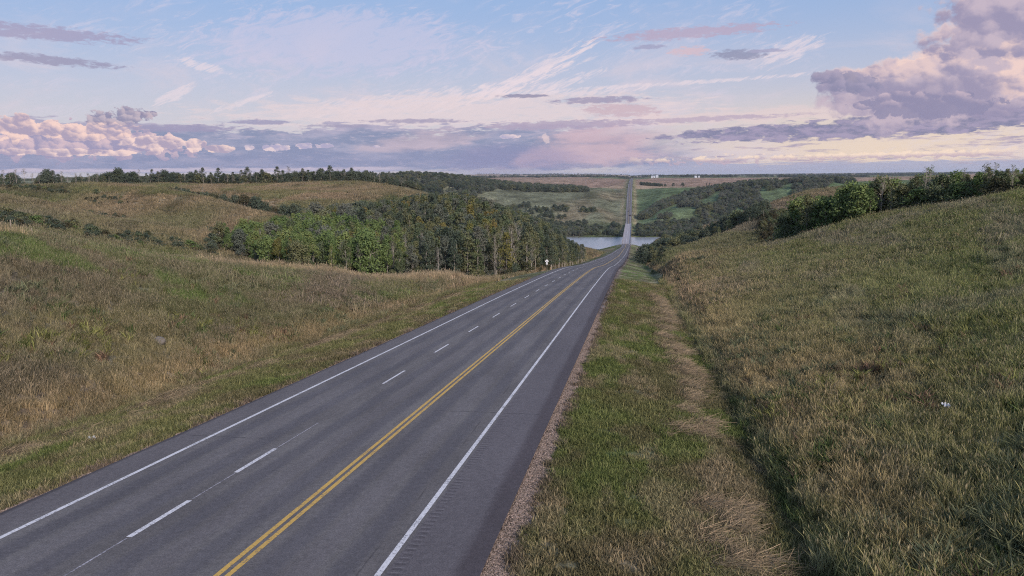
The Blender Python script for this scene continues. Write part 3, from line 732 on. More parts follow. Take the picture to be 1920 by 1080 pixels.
def polar(n, r0, r1, p, a0=-.80, a1=.48):
    # n samples whose density per square metre falls off as r^-p
    u = rng.uniform(size=n); e = 2-p
    r = (r0**e+u*(r1**e-r0**e))**(1/e); a = rng.uniform(a0, a1, n)
    return r*np.sin(a), r*np.cos(a), r
def outside(Xw, Yw): return np.maximum(edgeL(Yw)-Xw, Xw-edgeR(Yw))
def make_grass():
    # tall unmown grass
    parts = []
    Xw, Yw, r = polar(245000, 9, 170, .9, -1.2, .98)
    mr = 9.35 + .45*(fbm(Xw/1.3, Yw/1.8, 200, 2)-.5)*2
    dn = fbm(Xw/2.2, Yw/3.2, 202, 3)
    k = (outside(Xw, Yw) > mr) & (Yw > 3) & ((fbm(Xw/.55, Yw/.8, 203, 2) > .43) | (rng.uniform(size=len(Xw)) < .3))
    Xw, Yw, r = Xw[k], Yw[k], r[k]
    z = height(Xw, Yw); tint = groundcol(Xw, Yw)*np.where(Xw[:, None] > 0, np.array([1.38, 1.48, 1.22]), np.array([1.20, 1.24, 1.10])); n = len(Xw)
    g = fbm(Xw/3, Yw/5, 205, 3); cr = at_crest(Xw, Yw)
    s = (.55+.6*g+.30*cr)*rng.uniform(.6, 1.35, n)*(1+np.clip((r-50)/120, 0, 1)*.45)
    plume = rng.uniform(size=n) < (.25+.9*cr+.3*ss(.5, .65, fbm(Xw/12, Yw/18, 207)))
    idx = np.where(plume, rng.integers(0, 3, n), rng.integers(3, 5, n))
    sc = np.stack([s*1.15, s*1.15, s], 1)
    o = scatter('tall_grass', np.stack([Xw, Yw, z], 1), idx, rng.uniform(0, 6.28, n), rng.normal(0, .10, (n, 2)), sc, tint, TALL)
    tag(o, 'tall unmown grass with dry tan plumes on the banks above the mown verges', 'grass', kind='stuff')
    # weeds among the grass
    Xw, Yw, r = polar(40000, 9, 190, 1.0, -1.15, .9)
    k = (outside(Xw, Yw) > 9.8) & (Yw > 3) & (fbm(Xw/3.2, Yw/4.5, 230, 3) > .52); Xw, Yw, r = Xw[k], Yw[k], r[k]; n = len(Xw); z = height(Xw, Yw)
    q = fbm(Xw/6, Yw/8, 232, 2)[:, None]+rng.normal(0, .08, (n, 1))
    tint = np.where(q < .42, np.array([[.125, .140, .085]]), np.where(q < .54, np.array([[.075, .105, .042]]), np.where(q < .60, np.array([[.155, .105, .075]]), np.array([[.150, .160, .060]]))))*rng.uniform(.8, 1.3, (n, 1))
    s = rng.uniform(.5, 1.25, n)*(1+r/260)
    o = scatter('meadow_weeds', np.stack([Xw, Yw, z], 1), rng.integers(0, 3, n), rng.uniform(0, 6.28, n), rng.normal(0, .12, (n, 2)), np.stack([s, s, s], 1), tint, WEED)
    tag(o, 'broad-leaved weeds and sage growing through the tall grass', 'weeds', kind='stuff')
    # hillside grass farther off
    Xw, Yw, r = polar(150000, 90, 780, 1.5, -1.0, .68)
    k = (outside(Xw, Yw) > 11) & ((r > 150) | (rng.uniform(size=len(r)) < .5)); Xw, Yw, r = Xw[k], Yw[k], r[k]; n = len(Xw)
    z = height(Xw, Yw); tint = groundcol(Xw, Yw)*1.08
    s = rng.uniform(.5, 1.0, n)*(1+r/500)
    o = scatter('hillside_grass', np.stack([Xw, Yw, z], 1), rng.integers(0, 3, n), rng.uniform(0, 6.28, n), rng.normal(0, .08, (n, 2)), np.stack([s*1.3, s*1.3, s], 1), tint, WIDE)
    tag(o, 'rough prairie grass covering the rolling hills on both sides of the road', 'grass', kind='stuff')
    # mown verge
    Xw, Yw, r = polar(400000, 9, 150, 1.0, -1.0, .48)
    d = outside(Xw, Yw); gw = np.where(Xw > -10, .55, .25); nn = fbm(Xw/.8, Yw/1.1, 210, 3)
    k = (d > gw+1.1*(nn-.45)) & (d < 10.8) & (nn+.12*rng.normal(size=len(nn)) > .40-.12*(d > 5)); Xw, Yw, r, d = Xw[k], Yw[k], r[k], d[k]; n = len(Xw)
    z = height(Xw, Yw); tint = groundcol(Xw, Yw)*np.array([1.12, 1.10, 1.0])
    s = rng.uniform(.6, 1.35, n)*(1+r/130)
    o = scatter('mown_grass', np.stack([Xw, Yw, z], 1), rng.integers(0, 3, n), rng.uniform(0, 6.28, n), rng.normal(0, .2, (n, 2)), np.stack([s, s, s*1.1], 1), tint, SHORT)
    tag(o, 'short patchy mown grass on the verges beside the highway', 'grass', kind='stuff')
    # cut hay left lying in rows
    n = 26000; Yw = 13+rng.uniform(size=n)**1.35*110; side = rng.uniform(size=n) < .6
    Xw = np.where(side, 3.1+.4*np.sin(Yw/7.), -26.3)+rng.normal(0, .50, n)
    k = fbm(Xw/.8, Yw/1.5, 97, 3) > np.where(side, .60, .61); Xw, Yw = Xw[k], Yw[k]; n = len(Xw)
    z = height(Xw, Yw)+.03; tint = np.tile(PAL['straw'], (n, 1))*rng.uniform(.5, 1.25, (n, 1))*np.array([1.0, .95, .86]); s = rng.uniform(.6, 1.1, n)*(1+Yw/160)
    o = scatter('cut_hay', np.stack([Xw, Yw, z], 1), rng.integers(0, 2, n), rng.uniform(0, 6.28, n), rng.normal(0, .15, (n, 2)), np.stack([s, s, s], 1), tint, STRAW)
    tag(o, 'pale cut hay lying in rows on the mown verges', 'hay', kind='stuff')
    # gravel
    n = 60000; Yw = 14+rng.uniform(size=n)**1.8*70; rt = rng.uniform(size=n) < .75
    Xw = np.where(rt, -3.7+rng.uniform(-.12, .95, n)**1.0, -19.0-rng.uniform(0, .5, n)); z = height(Xw, Yw)+.004
    pm = []
    for sd in (0, 1):
        bm = bmesh.new(); bmesh.ops.create_icosphere(bm, subdivisions=1, radius=.03)
        rr = random.Random(sd)
        for v in bm.verts: v.co *= rr.uniform(.7, 1.25); v.co.z *= .6
        me = bpy.data.meshes.new('stone'); bm.to_mesh(me); bm.free(); at2 = me.attributes.new('tall', 'FLOAT', 'POINT'); pm.append(proto(me))
    t = np.array([.150, .124, .113])*rng.uniform(.5, 1.7, (n, 1)); s = rng.uniform(.3, 1.15, n)*(1+Yw/120)
    o = scatter('shoulder_gravel', np.stack([Xw, Yw, z], 1), rng.integers(0, 2, n), rng.uniform(0, 6.28, n), rng.normal(0, .4, (n, 2)), np.stack([s, s, s], 1), t, pm)
    tag(o, 'brownish gravel lying along the edges of the asphalt', 'gravel', kind='stuff')
make_grass()

# ------------------------------------------------------------------ trees
def leaf_fn(cols, sat=.25):
    def fn(p):
        oi = X.node('ShaderNodeObjectInfo'); r = X(oi.outputs['Random'])
        g = X.node('ShaderNodeNewGeometry'); pos = X(g.outputs['Position']); v = noise(pos, .9, 3, .6)
        rp = X.node('ShaderNodeValToRGB'); X.put(rp.inputs[0], clamp(r*.75+(v-.5)*1.1+.12)); cr = rp.color_ramp
        cr.elements[0].color = (*cols[0], 1); cr.elements[1].color = (*cols[-1], 1)
        for i, c in enumerate(cols[1:-1]): e = cr.elements.new((i+1)/(len(cols)-1)); e.color = (*c, 1)
        c = X(rp.outputs[0]); f = noise(pos, 6., 2, .6); c = scl(c, mix(f, (.6, .6, .6, 1), (1.45, 1.45, 1.4, 1)))
        X.put(p.inputs['Base Color'], c)
        t = X.node('ShaderNodeBsdfTranslucent'); X.put(t.inputs[0], c); ms = X.node('ShaderNodeMixShader'); ms.inputs[0].default_value = .28
        X.nt.links.new(p.outputs[0], ms.inputs[1]); X.nt.links.new(t.outputs[0], ms.inputs[2])
        out = [n for n in X.nt.nodes if n.type == 'OUTPUT_MATERIAL'][0]; X.nt.links.new(ms.outputs[0], out.inputs[0])
        return None
    return fn
L_GREEN = material('fresh_green_leaves', leaf_fn([(.080, .120, .046), (.118, .170, .062), (.155, .205, .075), (.20, .21, .080)]), .8, .15)
L_OLIVE = material('olive_leaves', leaf_fn([(.075, .10, .060), (.115, .142, .076), (.16, .16, .08), (.13, .148, .10)]), .8, .15)
L_DARK = material('dark_leaves', leaf_fn([(.050, .070, .054), (.075, .098, .070), (.098, .115, .078), (.108, .132, .10)]), .8, .15)
L_GOLD = material('turning_yellow_leaves', leaf_fn([(.13, .14, .05), (.18, .165, .055), (.20, .15, .055), (.13, .14, .06)]), .8, .15)
L_GREY = material('greyish_leaves', leaf_fn([(.085, .10, .080), (.12, .135, .108), (.15, .158, .125), (.125, .13, .11)]), .8, .15)
L_BROWN = material('brown_scrub_leaves', leaf_fn([(.06, .055, .035), (.085, .075, .045), (.065, .075, .04), (.10, .08, .055)]), .85, .1)
L_BARK = plain('pale_aspen_bark', (.30, .27, .235), .9, 0, .45, 2.5, .1)
L_TWIG = plain('grey_twigs', (.20, .17, .15), .9, 0, .3, 2.5, .1)

def crown_mesh(seed, h, R, base, ncl, nlf, ls, top=.75, name='crown', gap=.0):
    r = np.random.default_rng(seed); V = []
    hc = h*(1-base); cs = []
    for i in range(ncl):
        t = r.uniform(0, 1)**.85; zz = h*base+hc*t
        prof = math.sin(math.pi*min(1, (t*.92+.10)**top))**.7
        a = r.uniform(0, 6.283); q = R*prof*math.sqrt(r.uniform(.05, 1)); cs.append((q*math.cos(a), q*math.sin(a), zz, R*r.uniform(.26, .50)))
    for cx, cy, cz, cr in cs:
        d = r.normal(size=(nlf, 3)); d /= np.linalg.norm(d, axis=1)[:, None]; rr = cr*r.uniform(.35, 1.1, nlf)**.6
        c = np.array([cx, cy, cz])+d*rr[:, None]*np.array([1, 1, .8])
        n = d+r.normal(0, .8, (nlf, 3)); n[:, 2] += .25; n /= np.linalg.norm(n, axis=1)[:, None]
        a = np.cross(n, r.normal(size=(nlf, 3))); a /= np.linalg.norm(a, axis=1)[:, None]; b = np.cross(n, a)
        s = (ls*r.uniform(.6, 1.3, nlf))[:, None]
        V.append(np.stack([c-a*s, c-b*s*.7, c+a*s, c+b*s*.7], 1))
    V = np.concatenate(V).reshape(-1, 3); Fc = np.arange(len(V)).reshape(-1, 4)
    return mesh(name, V, Fc), cs
def trunk_mesh(seed, h, R, base, cs, r0, nbr=8, twigs=0):
    r = random.Random(seed); mb = MB(); z = 0; p = Vector((0, 0, -.4)); segs = 5; th = h*.9
    pts = [p]
    for i in range(segs): pts.append(Vector((r.uniform(-.12, .12)*(i+1)*.4, r.uniform(-.12, .12)*(i+1)*.4, th*(i+1)/segs)))
    for i in range(segs): mb.tube(pts[i], pts[i+1], r0*(1-i/segs*.85), r0*(1-(i+1)/segs*.85), 6)
    for c in r.sample(cs, min(nbr, len(cs))):
        zz = max(h*base*.6, c[2]-.28*h*r.uniform(.3, .9)); k = min(segs-1, max(0, int(zz/th*segs))); t = zz/th*segs-k
        q = pts[k].lerp(pts[k+1], min(1, max(0, t))); mb.tube(q, (c[0], c[1], c[2]), r0*.34, r0*.08, 4)
        for _ in range(twigs):
            e = Vector((c[0], c[1], c[2])); s_ = q.lerp(e, r.uniform(.35, .95)); mb.tube(s_, s_+Vector((r.uniform(-.9, .9), r.uniform(-.9, .9), r.uniform(.2, 1.3))), r0*.10, r0*.03, 3)
    me = bpy.data.meshes.new('trunk'); me.from_pydata(mb.v, [], mb.f); me.materials.append(L_BARK); return me
KIND = {}
def mk(kind, seed, h, R, base, ncl, nlf, ls, r0, top=.75, nbr=8, twigs=0):
    c, cs = crown_mesh(seed, h, R, base, ncl, nlf, ls, top); c.materials.append(L_GREEN)
    KIND.setdefault(kind, []).append((c, trunk_mesh(seed, h, R, base, cs, r0, nbr, twigs), h))
for s in range(6): mk('aspen', 100+s, 10, 1.6+.14*(s % 3), .20, 34, 46, .17, .10, .75, 12)
for s in range(3): mk('old', 120+s, 13, 2.6, .24, 44, 50, .21, .16, .8, 14)
for s in range(2): mk('round', 130+s, 6, 2.6, .08, 46, 52, .19, .12, .7, 14)
for s in range(3): mk('thin', 140+s, 9, 1.7, .30, 22, 9, .13, .09, .8, 20, 7)
for s in range(3): mk('shrub', 150+s, 2.2, 1.25, .02, 22, 34, .12, .04, .7, 8)
def spruce_mesh(seed, h=9, R=1.7):
    r = np.random.default_rng(seed); V = []
    for i in range(900):
        t = r.uniform()**.7; z = h*(.06+.94*t); a = r.uniform(0, 6.283); q = R*(1-t)*r.uniform(.5, 1.05)+.05
        d = np.array([math.cos(a), math.sin(a), -.25]); e = np.array([-math.sin(a), math.cos(a), 0])*.18; c = np.array([q*math.cos(a), q*math.sin(a), z])
        V += [c-d*.5, c+e, c+d*.25, c-e]
    V = np.array(V); me = mesh('crown', V, np.arange(len(V)).reshape(-1, 4)); me.materials.append(L_DARK)
    mb = MB(); mb.tube((0, 0, -.3), (0, 0, h*.9), .14, .03); tm = bpy.data.meshes.new('trunk'); tm.from_pydata(mb.v, [], mb.f); tm.materials.append(L_TWIG)
    return me, tm, h
KIND['spruce'] = [spruce_mesh(3), spruce_mesh(4)]
def tree(name, kind, Xw, Yw, h, leaf, label, cat, group=None, wide=1.0, v=None, z=None):
    c, t, h0 = KIND[kind][v if v is not None else random.randrange(len(KIND[kind]))]
    o = empty(name, (Xw, Yw, terr(Xw, Yw) if z is None else z), random.uniform(0, 6.28)); k = h/h0; o.scale = (k*wide, k*wide, k)
    tag(o, label, cat, group)
    for nm, me, mt in (('crown', c, leaf), ('trunk', t, None)):
        p = bpy.data.objects.new(nm, me); COL.objects.link(p); p.parent = o
        if mt is not None: p.material_slots[0].link = 'OBJECT'; p.material_slots[0].material = mt
    return o
ORD = ['', 'first', 'second', 'third', 'fourth', 'fifth', 'sixth', 'seventh', 'eighth', 'ninth', 'tenth', 'eleventh', 'twelfth', 'thirteenth', 'fourteenth', 'fifteenth',
       'sixteenth', 'seventeenth', 'eighteenth', 'nineteenth', 'twentieth'] + ['twenty-'+w for w in ('first', 'second', 'third', 'fourth', 'fifth', 'sixth', 'seventh', 'eighth', 'ninth')] + \
      ['thirtieth'] + ['thirty-'+w for w in ('first', 'second', 'third', 'fourth', 'fifth', 'sixth', 'seventh', 'eighth', 'ninth')] + ['fortieth'] + \
      ['forty-'+w for w in ('first', 'second', 'third', 'fourth', 'fifth', 'sixth', 'seventh', 'eighth', 'ninth')]+['fiftieth']+['fifty-'+w for w in ('first', 'second', 'third', 'fourth', 'fifth', 'sixth', 'seventh', 'eighth', 'ninth')]+['sixtieth']
def proj(p):
    q = (np.asarray(p, float)-np.array([0, 0, CAMZ])) @ AX.T
    return 960+F*q[..., 0]/q[..., 2], 540+F*q[..., 1]/q[..., 2]
def src(kind, leaf):                                     # crown + trunk shapes for the masses of trees beyond the counted ones
    out = []
    for c, t, h in KIND[kind]:
        a = bpy.data.objects.new('crown', c.copy()); a.data.materials[0] = leaf; out.append((a, bpy.data.objects.new('trunk', t)))
    return out
# -- the valley wood: rows run along its front edge
FE = np.array([at(a, b, Y)[:2] for a, b, Y in ((415, 478, 236), (470, 485, 215), (560, 509, 194), (700, 521, 203), (850, 523, 208), (960, 517, 221), (1010, 512, 250), (1060, 499, 300), (1120, 488, 440), (1150, 480, 640))])
BE = np.array([at(a, 430, Y)[:2] for a, Y in ((415, 262), (470, 300), (560, 385), (640, 400), (760, 400), (860, 420), (920, 430), (1000, 500), (1080, 620), (1150, 900))])
hrise = lambda px, d: float(np.interp(px, [400, 560, 740, 850, 950, 1010, 1060, 1100, 1160], [5.5, 8.2, 9.5, 12, 12.5, 11.5, 9, 6.5, 4.5]))*(1+.0012*d)
rowsT = []
for r_ in range(0, 46):
    d = r_*4.6; xs = FE[0, 0]+random.uniform(0, 2); row = []
    while xs < FE[-1, 0]:
        yf = float(np.interp(xs, FE[:, 0], FE[:, 1])); yb = float(np.interp(xs, BE[:, 0], BE[:, 1]))
        Yw = yf+d+random.uniform(-1.6, 1.6); xx = xs+random.uniform(-.9, .9)
        if Yw < yb and float(outside(np.array([xx]), np.array([Yw]))[0]) > 5.5+.008*Yw and random.random() > .06: row.append((xx, Yw))
        xs += 3.35
    rowsT.append(row)
rown = ['along the front edge', 'in the second row', 'in the third row', 'in the fourth row', 'in the fifth row', 'in the sixth row']
rest = []
for r_, row in enumerate(rowsT):
    row.sort(key=lambda t: t[0]/t[1])
    for i, (x_, y_) in enumerate(row):
        z_ = terr(x_, y_); px, py = proj((x_, y_, z_)); d = r_*4.6
        h = hrise(px, d)*random.uniform(.78, 1.2)
        q = random.random(); nb = vnoise(np.array([x_/14.]), np.array([y_/14.]), 300)[0]
        if px < 760 and d < 75: lf, wd = ((L_GREEN, 'fresh green') if q < .66 else (L_OLIVE, 'olive green') if q < .86 else (L_GOLD, 'yellowing') if nb > .6 and q < .95 else (L_GREY, 'grey green'))
        elif px < 930: lf, wd = ((L_OLIVE, 'olive green') if q < .42 else (L_DARK, 'dark green') if q < .70 else (L_GOLD, 'yellowing') if nb > .55 and q < .88 else (L_GREY, 'grey green'))
        else: lf, wd = ((L_DARK, 'dark green') if q < .48 else (L_OLIVE, 'olive green') if q < .88 else (L_GREY, 'grey green') if q < .97 else (L_GOLD, 'yellowing'))
        kd = 'aspen' if random.random() < .72 else ('old' if px > 700 else 'round')
        if random.random() < (.16 if px > 620 else .06) and r_ < 9: kd = 'thin'; lf = L_BROWN if q < .5 else L_GREY
        if r_ < 6 and len(ORD) > i+1:
            if kd == 'thin': lab = f'thin nearly bare aspen, {ORD[i+1]} from the left {rown[r_]} of the valley wood'
            else: lab = f'{wd} aspen, {ORD[i+1]} from the left {rown[r_]} of the valley wood'
            tree('aspen_tree', kd, x_, y_, h, lf, lab, 'tree', 'aspens of the wood in the ravine', z=z_, wide=random.uniform(.85, 1.15))
        else: rest.append((x_, y_, z_, h, kd, lf))
def mass(name, items, label):
    # items: x, y, z, h, kind, leaf
    keys = []; protos = []; 
    for it in items:
        k = (it[4], it[5].name)
        if k not in keys: keys.append(k); protos.append(src(it[4], it[5]))
    flat = []; base = {}
    for k, pr in zip(keys, protos): base[k] = (len(flat), len(pr), KIND[k[0]][0][2]); flat += [list(a) for a in pr]
    n = len(items); idx = np.zeros(n, int); sc = np.zeros((n, 3)); pts = np.zeros((n, 3))
    for i, it in enumerate(items):
        b, m_, h0 = base[(it[4], it[5].name)]; idx[i] = b+random.randrange(m_); k = it[3]/h0; w = random.uniform(.9, 1.2)*(it[6] if len(it) > 6 else 1); sc[i] = (k*w, k*w, k); pts[i] = it[:3]
    o = scatter(name, pts, idx, rng.uniform(0, 6.28, n), np.zeros((n, 2)), sc, np.ones((n, 3)), flat)
    tag(o, label, 'wood', kind='stuff'); return o
mass('valley_wood', rest, 'dense mixed wood filling the ravine behind its front rows of trees')
us = []
for r_, row in enumerate(rowsT[:5]):
    for (x_, y_) in row:
        for q in range(2 if r_ < 2 else 1):
            a, b = x_+random.uniform(-1.8, 1.8), y_+random.uniform(-2.2, 2)
            if float(outside(np.array([a]), np.array([b]))[0]) > 10: us.append((a, b, terr(a, b), random.uniform(1.2, 3.4), 'shrub', random.choice([L_DARK, L_OLIVE, L_GREY, L_BROWN]), 1.1))
mass('undergrowth', us, 'shrubby undergrowth and saplings between the stems of the valley wood')
# -- gully between the left hills
gl = [(318, 356, 455, 3, 'shrub'), (345, 360, 450, 4, 'shrub'), (368, 366, 440, 4, 'thin'), (385, 368, 440, 5, 'round'), (402, 372, 430, 5, 'shrub'), (420, 376, 430, 6, 'round'), (440, 380, 425, 7, 'round'),
      (458, 386, 420, 8.5, 'round'), (478, 390, 415, 9, 'round'), (497, 396, 410, 7.5, 'round'), (515, 402, 405, 6.5, 'round'), (533, 408, 400, 8.5, 'round'), (552, 412, 395, 9, 'round'), (340, 352, 520, 3, 'thin'), (380, 358, 510, 4, 'thin')]
for i, (px, py, Y, h, kd) in enumerate(sorted(gl)):
    p = at(px, py, Y); tree('gully_tree', kd, p[0], p[1], h+3.5, L_DARK if i % 3 else L_BROWN, f'{"dark bushy" if kd != "thin" else "sparse twiggy"} tree, {ORD[i+1]} from the left in the gully behind the bare hill', 'tree', 'trees in the gully between the hills', wide=1.1)
hs2 = []
for (x0, y0, Y0, x1, y1, Y1, n, h0, h1) in ((-20, 402, 150, 160, 438, 172, 55, .9, 2.2), (160, 438, 172, 410, 482, 214, 60, .7, 2.0), (-20, 356, 372, 130, 360, 365, 60, 1.0, 2.6), (150, 362, 345, 240, 366, 340, 24, .8, 1.8),
                                  (310, 358, 462, 540, 410, 402, 170, 2.5, 6.0), (330, 350, 560, 400, 366, 500, 40, 1.5, 3.), (150, 396, 300, 240, 410, 285, 40, .8, 1.6), (385, 412, 270, 470, 424, 262, 24, .6, 1.3), (400, 478, 222, 470, 455, 262, 60, 1.5, 4)):
    for k in range(n):
        t = random.random(); px = x0+(x1-x0)*t+random.uniform(-5, 5); Y = Y0+(Y1-Y0)*t+random.uniform(-8, 8); p = at(px, y0+(y1-y0)*t, Y)
        hs2.append((p[0], p[1], terr(p[0], p[1])-.1, random.uniform(h0, h1), 'round' if h1 > 5 and random.random() < .6 else 'shrub', random.choice([L_DARK, L_DARK, L_OLIVE, L_BROWN]), 1.3))
mass('hollow_scrub', hs2, 'dark scrub growing in the folds and gullies of the left hills')
# -- tree line on the left skyline
px = 8; i = 0; more = []
SKX, SKY = [0, 80, 160, 240, 320, 400, 480, 560, 640, 720, 790], [672, 650, 655, 676, 700, 722, 704, 735, 753, 768, 785]
while px < 775:
    Y = float(np.interp(px, SKX, SKY))+random.uniform(-8, 2); p = at(px, 346, Y)
    tall = float(np.interp(px, [0, 60, 170, 200, 300, 440, 640, 700, 780], [13, 12, 9, 12, 11.5, 13.5, 13, 11.5, 8.5]))*random.uniform(.7, 1.2)
    thin = px < 175 and random.random() < .75
    kd = 'thin' if thin else random.choice(['aspen', 'old', 'old', 'round', 'thin'])
    i += 1
    tree('skyline_tree', kd, p[0], p[1], tall, L_DARK if random.random() < .75 else L_GREY, f'{"bare twiggy" if kd == "thin" else "dark leafy"} tree, {ORD[i] if i < len(ORD) else "last"} from the left in the tree line on the left skyline', 'tree', 'trees lined up on the left skyline', wide=1.25)
    px += random.uniform(10, 16)
for k in range(430):
    px = random.uniform(-30, 790); 
    if px < 175 and random.random() < .8: continue
    Y = float(np.interp(px, SKX, SKY))+random.uniform(-6, 22); p = at(px, 346, Y)
    more.append((p[0], p[1], terr(p[0], p[1]), random.uniform(5.5, 10.5)*(1 if px < 700 else .75), random.choice(['old', 'round', 'round', 'thin']), random.choice([L_DARK, L_DARK, L_OLIVE]), 1.4))
for k in range(160):
    px = random.uniform(-20, 780); Y = float(np.interp(px, SKX, SKY))+random.uniform(-14, 4); p = at(px, 346, Y)
    more.append((p[0], p[1], terr(p[0], p[1]), random.uniform(1.6, 3.2), 'shrub', random.choice([L_DARK, L_BROWN]), 1.6))
mass('skyline_thicket', more, 'dark thicket filling in behind the tree line on the left skyline')
# -- ridge thicket on the right
RB = [(1462, 462, 184), (1480, 458, 180), (1540, 440, 174), (1600, 418, 168), (1680, 400, 162), (1750, 388, 158), (1830, 376, 150), (1930, 362, 138)]
rbx = np.array([a[0] for a in RB]); rp = np.array([at(*a)[:2] for a in RB])
i = 0; lab = []
for row in range(4):
    px = 1470+row*7
    while px < 1935:
        b = np.array([np.interp(px, rbx, rp[:, 0]), np.interp(px, rbx, rp[:, 1])]); u = b/np.linalg.norm(b); p = b+u*(2+row*6+random.uniform(-1.5, 1.5))
        hh = float(np.interp(px, [1460, 1490, 1560, 1640, 1720, 1780, 1850, 1935], [6.0, 8.0, 7.8, 7.6, 6.6, 5.0, 5.6, 3.6]))*random.uniform(.62, 1.12)
        kd = 'aspen' if random.random() < .45 else 'round'
        if px > 1640 and random.random() < .35: kd = 'thin'; hh *= 1.12
        lf, wd = (L_GREEN, 'bright green') if (px < 1640 and random.random() < .6) else random.choice([(L_GREEN, 'bright green'), (L_GREEN, 'bright green'), (L_OLIVE, 'olive'), (L_OLIVE, 'olive')])
        lab.append((px, row, p, hh, kd, lf, wd)); px += random.uniform(17, 26)
for row in range(4):
    rr_ = [a for a in lab if a[1] == row]
    for i, (px, _, p, hh, kd, lf, wd) in enumerate(rr_):
        tree('ridge_tree', kd, p[0], p[1], hh, lf, f'{wd if kd != "thin" else "thin twiggy"} tree, {ORD[i+1]} from the left in the {["front", "second", "third", "back"][row]} row on the right-hand ridge', 'tree', 'trees on the right-hand ridge', wide=random.uniform(.95, 1.25))
more = []
for k in range(520):
    px = random.uniform(1440, 1960); b = np.array([np.interp(px, rbx, rp[:, 0]), np.interp(px, rbx, rp[:, 1])]); u = b/np.linalg.norm(b)
    d = random.uniform(-1, 120); p = b+u*d
    more.append((p[0], p[1], terr(p[0], p[1]), random.uniform(1.2, 3.8)*(1 if px > 1490 else .8), random.choice(['shrub', 'shrub', 'round']), random.choice([L_GREEN, L_BROWN, L_OLIVE, L_OLIVE]), 1.3))
for k in range(200):
    px = random.uniform(1425, 1500); Y = random.uniform(215, 420); p = at(px, 430, Y)
    more.append((p[0], p[1], terr(p[0], p[1]), random.uniform(1.2, 3.4), random.choice(['shrub', 'round']), random.choice([L_BROWN, L_BROWN, L_OLIVE]), 1.3))
mass('ridge_thicket', more, 'low brownish thicket among and behind the trees on the right-hand ridge')
# -- dark trees below the second ridge on the right, towards the river
i = 0; more = []; dk = []
for k in range(330):
    px = random.uniform(1207, 1436); t = (px-1207)/229.; base = 486-66*t**.9
    Y = random.uniform(385, 640)-20*t; p = at(px, base, Y)
    dk.append((px, Y, p))
dk.sort(key=lambda a: a[1]); front = sorted(dk[:34], key=lambda a: a[0])
for i, (px, Y, p) in enumerate(front):
    tree('riverside_slope_tree', random.choice(['aspen', 'old', 'round']), p[0], p[1], random.uniform(5.5, 9), random.choice([L_DARK, L_DARK, L_OLIVE]), f'dark tree, {ORD[i+1]} from the road along the front of the slope wood near the river', 'tree', 'trees fronting the slope wood right of the road', wide=1.2)
for px, Y, p in dk[34:]:
    t = (px-1207)/229.; more.append((p[0], p[1], terr(p[0], p[1]), random.uniform(6.5, 10.5), random.choice(['old', 'round']), random.choice([L_DARK, L_DARK, L_OLIVE]), 1.2))
mass('slope_wood', more, 'dark wood on the slope above the river right of the road')
# -- far woods across the river
def far(name, label, n, f, hr, leaves, kinds=('old', 'round', 'round'), w=1.5):
    it = []
    while len(it) < n:
        q = f()
        if q is None: continue
        x_, y_ = q
        if float(outside(np.array([x_]), np.array([y_]))[0]) < 12: continue
        it.append((x_, y_, 0, random.uniform(*hr), random.choice(kinds), random.choice(leaves), w))
    Z = height(np.array([a[0] for a in it]), np.array([a[1] for a in it]))
    it = [(a[0], a[1], float(z)-.3)+a[3:] for a, z in zip(it, Z)]
    it = [a for a in it if a[2] > WATER+.3]
    return mass(name, it, label)
def px2(px, Y): p = at(px, 380, Y); return (p[0], p[1])
def f_mid():
    px = random.uniform(690, 1100); a = float(np.interp(px, [690, 735, 851, 939, 1055, 1100], [1180, 1260, 1580, 1870, 1970, 2000])); b = float(np.interp(px, [690, 735, 851, 939, 1055, 1100], [1900, 1950, 2080, 2180, 2080, 2010]))
    return px2(px, random.uniform(a, b))
far('plateau_wood', 'dark blue-green wood on the edge of the far plateau left of the road', 1500, f_mid, (9, 14), [L_DARK, L_GREY, L_DARK, L_OLIVE])
def f_rl():
    px = random.uniform(905, 1168); Y = random.choice([random.uniform(1352, 1440), random.uniform(1440, 1560)])
    if px > 1100 and Y > 1490: return None
    if vnoise(np.array([px/18.]), np.array([Y/40.]), 77)[0] < .34 and Y > 1400: return None
    return px2(px, Y)
far('riverside_wood', 'riverside trees along the far bank left of the bridge', 900, f_rl, (5, 10), [L_DARK, L_DARK, L_GREY, L_OLIVE])
def f_rl2():
    px = random.uniform(925, 1140); Y = random.uniform(1540, 1700)+(1140-px)*-.1
    if px > 1060 and Y < 1640: return None
    if vnoise(np.array([px/25.]), np.array([Y/30.]), 78)[0] < .42: return None
    return px2(px, Y)
far('meadow_thicket', 'scattered dark thickets on the meadow beyond the riverside trees', 230, f_rl2, (5, 9), [L_DARK, L_DARK, L_OLIVE])
def f_rr():
    px = random.uniform(1186, 1330); Y = random.uniform(1352, 1500)
    if vnoise(np.array([px/12.]), np.array([Y/40.]), 79)[0] < .30 and Y > 1400: return None
    return px2(px, Y)
far('riverside_wood', 'riverside trees along the far bank right of the bridge', 560, f_rr, (5, 9.5), [L_DARK, L_DARK, L_GREY, L_OLIVE])
def f_rw():
    px = random.uniform(1200, 1600); lo = float(np.interp(px, [1200, 1230, 1300, 1400, 1600], [1640, 1580, 1540, 1300, 1000])); hi = float(np.interp(px, [1200, 1240, 1300, 1380, 1600], [1660, 1800, 1960, 2020, 1900]))
    Y = random.uniform(lo, hi)
    d = (Y-1650-(px-1300)*2.2)/60.                                            # open lane crossing the wood
    if abs(d-1.5*math.sin(px/40.)) < .34: return None
    if abs((Y-1350-(px-1400)*.9)/45.) < .30 and px > 1330: return None
    if vnoise(np.array([px/22.]), np.array([Y/70.]), 80)[0] < .37: return None
    return px2(px, Y)
